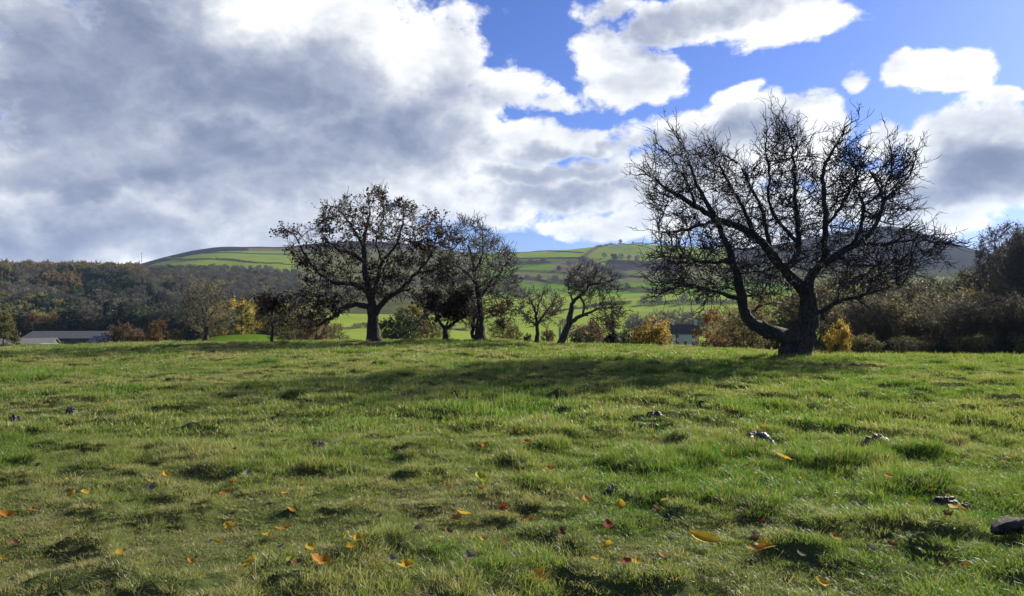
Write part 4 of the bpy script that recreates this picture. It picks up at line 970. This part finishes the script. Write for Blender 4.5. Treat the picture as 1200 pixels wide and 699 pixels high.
def clump(seed, n, rad, h, w, seg, lean=.5, straws=0, dome=.0):
    r = np.random.default_rng(seed); n2 = n + straws
    a = r.uniform(0, 6.28, n2); q = rad * np.sqrt(r.uniform(0, 1, n2)); x, y = q * np.cos(a), q * np.sin(a)
    H = h * r.uniform(.45, 1.25, n2) * (1 - dome * (q / rad) ** 2); H[n:] *= 1.9
    fa = r.uniform(0, 6.28, n2); ln = np.clip(r.normal(lean, .28, n2), .05, 1.3); ld = a + r.normal(0, 1.1, n2)
    W = w * r.uniform(.6, 1.3, n2); W[n:] *= .5; tx, ty = np.cos(fa), np.sin(fa); V = []; hg = []
    for k in range(seg + 1):
        t = k / seg; bx = x + np.cos(ld) * ln * H * t ** 1.7; by = y + np.sin(ld) * ln * H * t ** 1.7; bz = H * (t - .32 * ln * t ** 2.2) - .01
        ww = W * (1 - t) ** .6 * .5 if k < seg else W * .05
        V += [np.stack([bx - tx * ww, by - ty * ww, bz], 1), np.stack([bx + tx * ww, by + ty * ww, bz], 1)]; hg += [np.full(n2, t)] * 2
    V = np.stack(V, 1); m = 2 * (seg + 1); b = np.arange(n2)[:, None] * m
    F = np.concatenate([b + np.array([[2 * k, 2 * k + 1, 2 * k + 3, 2 * k + 2]]) for k in range(seg)])
    sh = r.uniform(0, .93, n2); sh[n:] = 1; sh[:n][r.random(n) < .05] = 1
    return mesh_np('grass_clump', V.reshape(-1, 3), F, M['grass'], {'shade': np.repeat(sh, m), 'hgt': np.stack(hg, 1).ravel()}, smooth=True)
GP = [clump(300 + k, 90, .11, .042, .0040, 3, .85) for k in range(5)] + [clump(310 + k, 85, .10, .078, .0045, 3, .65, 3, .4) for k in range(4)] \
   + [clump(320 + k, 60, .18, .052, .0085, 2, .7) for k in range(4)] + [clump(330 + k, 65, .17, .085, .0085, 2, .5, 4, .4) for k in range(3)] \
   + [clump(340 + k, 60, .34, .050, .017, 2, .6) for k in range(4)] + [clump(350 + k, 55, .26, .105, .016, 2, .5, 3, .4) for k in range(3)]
r = np.random.default_rng(400); PT = []; IX = []; TN = []; SC = []; RT = []
BARE = []                                            # soil patches, filled below: (x, y, radius)
SPOTS = [(887, 521, .38, .13), (768, 494, .34, .10), (1030, 524, .36, .10), (83, 485, .22, .10), (17, 492, .20, .08), (375, 525, .34, .08), (718, 579, .13, .06), (1110, 590, .22, .06), (667, 499, .16, .05), (395, 527, .14, .05), (1000, 560, .25, .04)]
def ground_at_px(u, v):
    Y = np.linspace(2.5, 45, 900); x = (u - 600) / FPX * Y; row = HOR - (base_z(x, Y) - EYE) / Y * FPX; k = int(np.argmax(row <= v)); return float(x[k]), float(Y[k])
for (u, v, w, h) in SPOTS: BARE.append((*ground_at_px(u, v), w))
def patch_field(x, y):
    lush = np.clip((fbm(x * .55 + 3, y * .45, 3, 21) - .44) * 4.5, 0, 1)
    dry = np.clip((fbm(x * .30 + 9, y * .22 + 4, 3, 25) - .46) * 4, 0, 1)
    return lush, dry
for (Y0, Y1, dens_, lo, tl) in [(2.3, 9.0, 210, (0, 5), (5, 9)), (9.0, 22.0, 75, (9, 13), (13, 16)), (22.0, 50.0, 26, (16, 20), (20, 23))]:
    A = .72 * (Y1 ** 2 - Y0 ** 2) + 2 * 1.8 * (Y1 - Y0); n = int(A * dens_)
    Y = np.sqrt(r.uniform(0, 1, n) * (Y1 ** 2 - Y0 ** 2) + Y0 ** 2); x = r.uniform(-1, 1, n) * (.72 * Y + 1.8)
    lush, dry = patch_field(x, Y); tu = tuss(x, Y)
    tall = r.random(n) < (.03 + .65 * tu)
    for (tu_, ty_, tr_) in ((932, 24, .75), (439, 37, .8), (563, 37, .7), (523, 36, .5), (657, 35, .6), (629, 37, .6)): tall |= np.hypot(x - at(tu_, ty_)[0], Y - ty_) < tr_ * r.uniform(.6, 1.5, n)
    keep = np.ones(n, bool)
    for (bx, by, bw) in BARE: keep &= ~(((x - bx) / bw) ** 2 + ((Y - by) / (bw * .8)) ** 2 < r.uniform(.3, 1.0, n))
    keep &= ~((fbm(x * 1.3, Y * 1.3, 3, 71) > .74) & (r.random(n) < .6))
    s = (.65 + .7 * fbm(x * .9, Y * .9, 2, 33)) * (1 + .28 * lush) * r.uniform(.75, 1.25, n) * (1 - .25 * dry)
    idx = np.where(tall, r.integers(tl[0], tl[1], n), r.integers(lo[0], lo[1], n))
    t = .46 - .42 * lush + .34 * dry * (1 - lush) + r.normal(0, .15, n) + .55 * (fbm(x * 2.6 + 7, Y * 2.6, 2, 61) - .5) + .10 * np.clip((Y - 10) / 25, 0, 1)
    z = ground_z(x, Y)
    for a, b in ((PT, np.stack([x, Y, z], 1)), (IX, idx), (TN, np.clip(t, 0, 1)), (SC, np.stack([np.ones(n), np.ones(n), s], 1) * np.clip(s, .8, 1.2)[:, None]), (RT, np.stack([r.normal(0, .12, n), r.normal(0, .12, n), r.uniform(0, 6.28, n)], 1))): a.append(b[keep])
PT, IX, TN, SC, RT = map(np.concatenate, (PT, IX, TN, SC, RT)); print('grass', len(PT))
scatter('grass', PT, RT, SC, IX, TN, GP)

# ------------------------------------------------------------------ soil heaps, log, fallen leaves
def simple(name, col, rough=.8, spec=.3, scale=8.0, var=.3, bmp=.3):
    m, T, out = mat(name); n = T.noise(objpos(T), scale, 5, .6); c = np.array(col)
    T.l.new(bsdf(T, T.ramp(n, [(.3, tuple(c * (1 - var))), (.7, tuple(np.minimum(c * (1 + var), 1)))]), rough, spec, bump(T, n, bmp, .02)), out.inputs[0]); return m
M['soil'] = simple('dark_damp_soil', (.020, .016, .013), .6, .5, 30, .5, .8)
M['dung'] = simple('weathered_dung', (.030, .027, .026), .42, .6, 22, .5, .9)
def heap(x, y, w, h, mt, label, seed, name='molehill', cat='molehill', lumps=14):
    r = np.random.default_rng(seed); mb = MB(); nr_, na_ = 9, 22
    g = [[0, 0, h]]
    for i in range(1, nr_ + 1):
        q = i / nr_
        for j in range(na_):
            a = j / na_ * 2 * math.pi; ww = w * .5 * (1 + .3 * math.sin(a * 2 + seed) + .15 * math.sin(a * 5 + seed * 2)); px, py = math.cos(a) * q * ww, math.sin(a) * q * ww * .8
            zz = h * (1 - q ** 2) * (.6 + .9 * float(fbm(np.array([px * 22 + seed]), np.array([py * 22]), 3, 5)[0])) - .03 * q
            g.append([px, py, zz])
    F = [[1 + (i - 1) * na_ + j, 1 + (i - 1) * na_ + (j + 1) % na_, 1 + i * na_ + (j + 1) % na_, 1 + i * na_ + j][::-1] for i in range(1, nr_) for j in range(na_)]
    T3 = [[0, 1 + j, 1 + (j + 1) % na_] for j in range(na_)]
    mb.add(g, F); off = mb.n - len(g); mb.F.append(np.array(T3) + off); mb.M.append(np.zeros(na_, int))
    for k in range(lumps):                                          # crumbs and clods
        a = r.uniform(0, 6.28); q = r.uniform(.1, .62) * w; s = r.uniform(.012, .034) * (w / .35)
        c = np.array([math.cos(a) * q, math.sin(a) * q * .8, h * max(0, 1 - (q / (w * .5)) ** 2) * .9 + s * .2])
        ph = np.linspace(0, math.pi, 6)[1:-1]; tt = np.arange(7) / 7 * 2 * math.pi; V = [[0, 0, 1]] + [[math.sin(p) * math.cos(t), math.sin(p) * math.sin(t), math.cos(p)] for p in ph for t in tt] + [[0, 0, -1]]
        V = np.array(V) * (1 + r.normal(0, .16, (len(V), 1))) * s * np.array([1.2, 1, .7]) + c; m = len(V) - 1
        Q = [[1 + i * 7 + j, 1 + (i + 1) * 7 + j, 1 + (i + 1) * 7 + (j + 1) % 7, 1 + i * 7 + (j + 1) % 7] for i in range(3) for j in range(7)]
        o_ = mb.n; mb.add(V, Q); mb.F.append(np.array([[0, 1 + j, 1 + (j + 1) % 7] for j in range(7)] + [[m, 22 + (j + 1) % 7, 22 + j] for j in range(7)]) + o_); mb.M.append(np.zeros(14, int))
    link(name, mb.mesh(name, [mt], smooth=True), loc=(x, y, gz(x, y) + .005), label=label, category=cat)
SLAB = ['crumbly pile of dark dung clods in the grass at centre right, largest of its kind', 'low dark molehill of bare soil near the front edge of the hawthorn shadow', 'dark soil scrape with small clods right of the large dung pile', 'small dark molehill on the far left of the field, right of two',
        'small dark molehill at the left edge of the field, left of two', 'flat dark molehill left of centre in the middle of the field', 'small dark clod pile in the near grass right of centre', 'low dark heap of soil near the right edge above the log', 'small dark molehill in the middle of the field left of the wide molehill', 'tiny dark clod pile beside the flat molehill left of centre']
for k, ((u, v, w, h), lab) in enumerate(zip(SPOTS, SLAB)):
    x, y = ground_at_px(u, v); d = k in (0, 6, 9)
    heap(x, y, w, h, M['dung' if d else 'soil'], lab, 40 + k, 'dung_pile' if d else 'molehill', 'dung' if d else 'molehill', 34 if k == 0 else 14)
x, y = ground_at_px(1192, 631); r = np.random.default_rng(8)
Pl = np.array([[-.19, -.05, .03], [-.08, -.02, .055], [.05, 0, .06], [.2, .03, .05], [.42, .02, .045]]); Ql = resample(Pl, .03); pr = np.arange(-1, len(Ql) - 1)
V, F = tubes(Ql, pr, (.030 + .03 * fbm(np.arange(len(Ql)) * .35, np.zeros(len(Ql)), 3, 4)) * np.clip(np.arange(len(Ql)) / 4 + .35, 0, 1), None, sides=14, rough=.9)
n = 14; V = np.concatenate([V, [V[:n].mean(0)], [V[-n:].mean(0)]]); c0, c1 = len(V) - 2, len(V) - 1; b1 = c0 - n
T3 = np.array([[c0, (j + 1) % n, j] for j in range(n)] + [[c1, b1 + j, b1 + (j + 1) % n] for j in range(n)])
link('log', mesh_np('log', V, [F, T3], M['bark']), loc=(x, y, gz(x, y) + .02), label='short dark rotten log lying in the grass at the right edge', category='log')

def flat_leaf_mat(name, a, b):
    m, T, out = mat(name); n = T.noise(objpos(T), 25, 4, .6); c = T.mix(T.mr(n, .4, .65), (*a, 1), (*b, 1))
    d = T.node('ShaderNodeBsdfTranslucent'); T.l.new(c, d.inputs[0]); mx = T.node('ShaderNodeMixShader'); mx.inputs[0].default_value = .4
    T.l.new(bsdf(T, c, .75, .12), mx.inputs[1]); T.l.new(d.outputs[0], mx.inputs[2]); T.l.new(mx.outputs[0], out.inputs[0]); return m
LM = {'yellow': flat_leaf_mat('yellow_leaf', (.62, .42, .04), (.45, .27, .025)), 'orange': flat_leaf_mat('orange_leaf', (.50, .24, .03), (.36, .14, .025)), 'red': flat_leaf_mat('red_brown_leaf', (.30, .055, .02), (.16, .035, .02)),
      'brown': flat_leaf_mat('brown_leaf', (.17, .09, .04), (.10, .055, .03)), 'pale': flat_leaf_mat('pale_dry_leaf', (.24, .21, .15), (.16, .135, .095)), 'lime': flat_leaf_mat('lime_leaf', (.38, .42, .03), (.28, .32, .03))}
def leaf_mesh(mt, seed, lobed):
    r = np.random.default_rng(seed); n = 22; t = np.linspace(0, 1, n // 2 + 1); w = .34 * np.sin(math.pi * t ** .8) ** .8
    if lobed: w = w * (1 + .38 * np.cos(t * math.pi * 5.0)) * 1.25
    curl, fold, tw = r.uniform(.3, .9), r.uniform(.15, .5), r.uniform(-.6, .6); V = []
    for k, (tt, ww) in enumerate(zip(t, w)):
        for s in (-1, -.5, 0, .5, 1):
            V.append([s * ww, tt - .5, curl * (tt - .5) ** 2 + abs(s) * ww * fold + tw * s * ww * (tt - .5) + r.normal(0, .008)])
    m = len(t); F = [[k * 5 + j, k * 5 + j + 1, (k + 1) * 5 + j + 1, (k + 1) * 5 + j] for k in range(m - 1) for j in range(4)]
    V += [[-.012, -.5, curl * .25], [.012, -.5, curl * .25], [.006, -.78, curl * .25 + .05], [-.006, -.78, curl * .25 + .05]]; q = len(V) - 4; F.append([q, q + 1, q + 2, q + 3])
    return mesh_np('fallen_leaf', V, np.array(F), LM[mt])
LV = {c: [leaf_mesh(c, 500 + 10 * k + j, j % 2) for j in range(3)] for k, c in enumerate(LM)}
def put_leaf(u, v, px, c, label, grp=None):
    x, y = ground_at_px(u, v + 1); L = (1.0 if px > 22 else 1.2) * px / FPX * y; y -= .02; o = link('fallen_leaf', LV[c][0] if px > 30 else random.choice(LV[c]))
    o.location = (x, y, gz(x, y) + .055 + random.uniform(0, .02)); o.scale = (L, L, L); o.rotation_euler = (random.uniform(.1, .5), random.uniform(-.35, .35), random.uniform(-1.6, 1.6) + 1.57 * (px > 24))
    o['label'] = label; o['category'] = 'leaf'; o['group'] = 'fallen leaves on the grass'
for (u, v, px, c, lab) in [
    (823, 643, 36, 'yellow', 'largest bright yellow fallen leaf, right of centre in the near grass'), (294, 675, 24, 'yellow', 'large upright yellow fallen leaf at the bottom left of the grass'), (376, 683, 20, 'orange', 'flat orange fallen leaf right of the large upright yellow one'),
    (335, 634, 19, 'orange', 'curled orange fallen leaf above the pair at the bottom left'), (886, 655, 20, 'orange', 'orange fallen leaf right of the largest yellow leaf'), (895, 651, 18, 'yellow', 'yellow fallen leaf overlapping an orange one right of the largest leaf'), (477, 684, 18, 'yellow', 'crumpled yellow fallen leaf at the bottom left of centre'),
    (421, 657, 13, 'yellow', 'small round yellow fallen leaf above the crumpled yellow one'), (632, 689, 20, 'orange', 'orange and pale fallen leaf at the bottom centre edge'), (562, 566, 18, 'lime', 'narrow lime yellow fallen leaf left of centre'), (916, 547, 20, 'yellow', 'bright yellow fallen leaf below the large dung pile'),
    (686, 593, 12, 'orange', 'bright orange fallen leaf right of centre, above the red one'), (782, 592, 15, 'yellow', 'yellow fallen leaf right of the bright orange leaf'), (727, 606, 15, 'yellow', 'dull yellow fallen leaf between the bright orange leaf and the red one'), (712, 623, 15, 'red', 'red fallen leaf just below the dull yellow one'),
    (543, 613, 15, 'yellow', 'pale yellow flat fallen leaf left of centre'), (617, 528, 11, 'orange', 'small orange fallen leaf beside a dark tussock in mid field'), (645, 553, 12, 'orange', 'small orange fallen leaf under the mid field tussock'), (1040, 574, 11, 'yellow', 'small yellow fallen leaf below the dark soil scrape'),
    (1116, 619, 14, 'yellow', 'yellow fallen leaf left of the rotten log'), (265, 590, 12, 'orange', 'orange fallen leaf at left above the curled orange one'), (6, 611, 20, 'orange', 'orange brown fallen leaf at the left edge'), (180, 581, 16, 'pale', 'pale grey green fallen leaf at the left of the near grass'),
    (976, 641, 12, 'orange', 'small orange fallen leaf below left of the rotten log'), (590, 598, 9, 'red', 'tiny red fallen leaf at the centre of the near grass'), (620, 621, 12, 'orange', 'rusty fallen leaf under the tiny red leaf'), (733, 682, 15, 'red', 'dark red fallen leaf near the bottom edge right of centre'),
    (775, 667, 11, 'orange', 'small orange fallen leaf below left of the largest yellow leaf'), (568, 529, 10, 'orange', 'small orange fallen leaf left of the mid field tussock'), (344, 676, 13, 'lime', 'green yellow fallen leaf between the two at the bottom left'), (330, 672, 11, 'pale', 'pale pink fallen leaf at the bottom left'),
    (960, 690, 15, 'yellow', 'yellow fallen leaf on the bottom edge at right'), (1130, 675, 11, 'orange', 'orange fallen leaf near the bottom right corner'), (893, 512, 9, 'yellow', 'small yellow fallen leaf touching the top of the large dung pile'), (885, 634, 11, 'pale', 'pale upright fallen leaf above the orange and yellow pair'),
    (1007, 611, 12, 'pale', 'pale curled fallen leaf in a dark hollow right of centre'), (891, 620, 10, 'red', 'red brown fallen leaf above the pale upright one'), (420, 640, 10, 'lime', 'small lime fallen leaf above the small round yellow one'), (196, 562, 11, 'yellow', 'thin upright yellow fallen leaf at left in mid field'), (290, 571, 11, 'pale', 'pale fallen leaf left of centre in mid field'),
    (1097, 557, 14, 'pale', 'flat pale fallen leaf at the right in mid field'), (955, 638, 14, 'brown', 'brown fallen leaf left of a small orange one at lower right')]: put_leaf(u, v, px, c, lab)
r = np.random.default_rng(66); WHERE = lambda u, v: ('at the far end of the field' if v < 480 else 'in the middle of the field' if v < 570 else 'in the near grass') + (' on the left' if u < 400 else ' on the right' if u > 800 else '')
for k in range(95):
    u = r.uniform(0, 1200); v = 440 + 255 * r.random() ** .8; c = ('yellow', 'yellow', 'orange', 'orange', 'brown', 'pale', 'brown')[int(r.integers(7))]
    _, y = ground_at_px(u, v); put_leaf(u, v, .055 * r.uniform(.7, 1.3) / y * FPX, c, 'small %s fallen leaf %s' % ({'red': 'red brown', 'pale': 'pale dry'}.get(c, c), WHERE(u, v)))

# ------------------------------------------------------------------ farm sheds, cottage, poles
M['roof_grey'] = simple('grey_sheet_roof', (.10, .10, .10), .9, .1, 1.5, .25); M['roof_light'] = simple('pale_sheet_roof', (.20, .19, .18), .9, .1, 1.5, .2)
M['shed_wall'] = simple('dark_cladding', (.06, .06, .065), .8, .3, 2, .3); M['white'] = simple('white_render', (.46, .44, .39), .9, .1, 3, .08); M['slate'] = simple('slate', (.06, .056, .052), .95, .05, 3, .3)
M['dark'] = simple('dark_opening', (.015, .015, .018), .3, .6, 3, .2); M['wood'] = simple('weathered_wood', (.10, .085, .07), .85, .2, 6, .3); M['metal'] = simple('galvanised_metal', (.35, .36, .37), .4, .5, 5, .1)
M['glass'] = simple('window_glass', (.03, .035, .045), .1, .8, 3, .1); M['tyre'] = simple('tyre_rubber', (.02, .02, .02), .8, .2, 8, .2)
def building(name, cat, label, u, Yd, L, W_, eave, ridge, rz, wallm, roofm, openings, chimneys=(), dz=0):
    x, y = at(u, Yd); o = link(name, None, loc=(x, y, gz(x, y) - .5 + dz), rot=(0, 0, rz), label=label, category=cat)
    mb = MB(); e = eave + .5; h = ridge + .5; a, b = L / 2, W_ / 2
    mb.add([[-a, -b, -.5], [a, -b, -.5], [a, b, -.5], [-a, b, -.5], [-a, -b, e], [a, -b, e], [a, b, e], [-a, b, e]], [[0, 1, 5, 4], [1, 2, 6, 5], [2, 3, 7, 6], [3, 0, 4, 7]])
    n_ = mb.n; mb.add([[-a, -b, e], [-a, b, e], [-a, 0, h - .05], [a, -b, e], [a, b, e], [a, 0, h - .05]], [[0, 2, 1], [3, 4, 5]])
    link('wall', mb.mesh('wall', [M[wallm]]), o)
    mb = MB(); v = .45; s = (h - e) / b; ee = e - v * s + .06
    for sg in (-1, 1):
        q = np.array([[-a - v, sg * (b + v), ee], [a + v, sg * (b + v), ee], [a + v, 0, h + .06], [-a - v, 0, h + .06]]); q2 = q + [0, 0, .14]
        mb.add(np.concatenate([q, q2]), [[0, 1, 2, 3], [4, 5, 6, 7], [0, 1, 5, 4], [1, 2, 6, 5], [2, 3, 7, 6], [3, 0, 4, 7]])
    rf = link('roof', mb.mesh('roof', [M[roofm]]), o)
    for cx in chimneys:
        mb = MB(); mb.box((cx, 0, h + .5), (.9, .7, 1.4)); mb.box((cx, 0, h + 1.28), (1.05, .85, .16)); mb.box((cx, 0, h + 1.5), (.3, .3, .3)); link('chimney', mb.mesh('chimney', [M[wallm]]), rf)
    for (kind, cx, cz, ww, hh) in openings:
        mb = MB(); mb.box((cx, -b - .01, cz + .5), (ww, .12, hh)); p = link(kind, mb.mesh(kind, [M['wood' if kind == 'door' else 'white']]), o)
        if kind == 'window':
            mb = MB()
            for sx_ in (-1, 1): mb.box((cx + sx_ * ww * .23, -b - .06, cz + .5), (ww * .38, .06, hh * .8))
            link('pane', mb.mesh('pane', [M['glass']]), p)
    return o
building('farm_shed', 'shed', 'low farm shed with a pale grey sheet roof at the left edge of the field', 33, 205, 12.5, 9, 2.4, 3.7, .35, 'shed_wall', 'roof_light', [('door', -2, 1.3, 3.2, 2.6), ('door', 3, 1.3, 3.2, 2.6)], dz=.1)
building('farm_shed', 'shed', 'long dark farm shed with a grey roof behind the low pale roofed shed', 84, 262, 25, 14, 3.6, 5.6, .05, 'shed_wall', 'roof_grey', [('door', -6, 1.8, 4, 3.4), ('door', 5, 1.8, 4, 3.4), ('window', 0, 2.2, 1.6, 1.0)], dz=-.6)
building('farm_shed', 'shed', 'small farm shed at the right end of the farm, partly behind the orange brown bush', 122, 232, 7, 6, 2.4, 4.4, -.3, 'shed_wall', 'roof_light', [('door', 0, 1.2, 2.4, 2.2)], dz=-.4)
building('white_cottage', 'house', 'white cottage with a slate roof half hidden on the valley floor', 802, 250, 8.5, 6, 4.6, 7.2, -.12, 'white', 'slate', [('window', -2.5, 3.6, 1.1, 1.1), ('window', 2.5, 3.6, 1.1, 1.1), ('window', -2.5, 1.4, 1.1, 1.1), ('window', 2.5, 1.4, 1.1, 1.1), ('door', 0, 1.0, 1.0, 2.0)], chimneys=(-3.6, 3.6), dz=1.3)
# parked van beside the sheds
x, y = at(60, 180); o = link('parked_van', None, loc=(x, y, gz(x, y) + 1.0), rot=(0, 0, .1), label='white van parked beside the low pale roofed shed', category='van')
mb = MB(); pr_ = [(-2.4, .35), (2.3, .35), (2.4, .9), (1.9, 1.25), (1.2, 1.95), (-2.4, 2.0)]; n = len(pr_)
mb.add([[a, -.95, b] for a, b in pr_] + [[a, .95, b] for a, b in pr_], [[k, (k + 1) % n, (k + 1) % n + n, k + n] for k in range(n)]); q0 = mb.n - 2 * n
mb.F.append(np.array([list(range(n))[::-1], list(range(n, 2 * n))]) + q0); mb.M.append(np.zeros(2, int)); link('body', mb.mesh('body', [M['white']]), o)
mb = MB(); mb.box((1.2, -.955, 1.5), (.7, .02, .45)); mb.add([[1.27, -.8, 1.9], [1.27, .8, 1.9], [1.88, .8, 1.3], [1.88, -.8, 1.3]], [[0, 1, 2, 3]]); link('window', mb.mesh('window', [M['glass']]), o)
for sx_, sy_ in ((-1.5, -.9), (1.5, -.9), (-1.5, .9), (1.5, .9)):
    t_ = np.arange(16) / 16 * 2 * math.pi; V = [[sx_ + .35 * math.cos(t), sy_ + k, .35 + .35 * math.sin(t)] for k in (-.1, .1) for t in t_]
    mb = MB(); mb.add(V, [[k, (k + 1) % 16, (k + 1) % 16 + 16, k + 16] for k in range(16)]); mb.F.append(np.array([list(range(16)), list(range(16, 32))])); mb.M.append(np.zeros(2, int)); link('wheel', mb.mesh('wheel', [M['tyre']]), o)
def pole(u, Yd, h, label):
    x, y = at(u, Yd); o = link('utility_pole', None, loc=(x, y, gz(x, y)), label=label, category='utility pole')
    V, F = tubes(np.array([[0, 0, -.5], [0, 0, h]]), np.array([-1, 0]), np.array([.22, .16]), sides=8); link('pole', mesh_np('pole', V, F, M['wood']), o)
    mb = MB(); mb.box((0, -.2, h - .6), (2.4, .14, .16)); link('crossbar', mb.mesh('crossbar', [M['wood']]), o)
pole(253, depth_of(253, 303, 1050), 15, 'thin utility pole on the skyline pasture above the left wood')
pole(166, 800, 24, 'thin utility pole rising over the treetops at the top of the left wood')
x, y = at(656, 43); mb = MB(); mb.box((0, 0, .35), (.12, .12, .9)); mb.add([[-.06, -.06, .8], [.06, -.06, .8], [.06, .06, .8], [-.06, .06, .8], [0, 0, .88]], [[0, 1, 4], [1, 2, 4], [2, 3, 4], [3, 0, 4]])
link('white_post', mb.mesh('white_post', [M['white']]), loc=(x, y, gz(x, y) + .15), label='short white marker post beside the foot of the leaning tree', category='post')

# ------------------------------------------------------------------ haze
zmin = float(min(Z.min(), -30)) - 1; zmax = 330.0; Sx = 4700
mb = MB(); mb.box((0, 0, (zmin + zmax) / 2), (2 * Sx, 2 * Sx, zmax - zmin)); m, T, out = mat('haze_air')
pv = T.node('ShaderNodeVolumePrincipled'); pv.inputs['Color'].default_value = (.50, .68, 1, 1); pv.inputs['Density'].default_value = .00006; pv.inputs['Anisotropy'].default_value = .2
T.l.new(pv.outputs[0], out.inputs['Volume']); link('haze', mb.mesh('haze', [m]), kind='stuff')
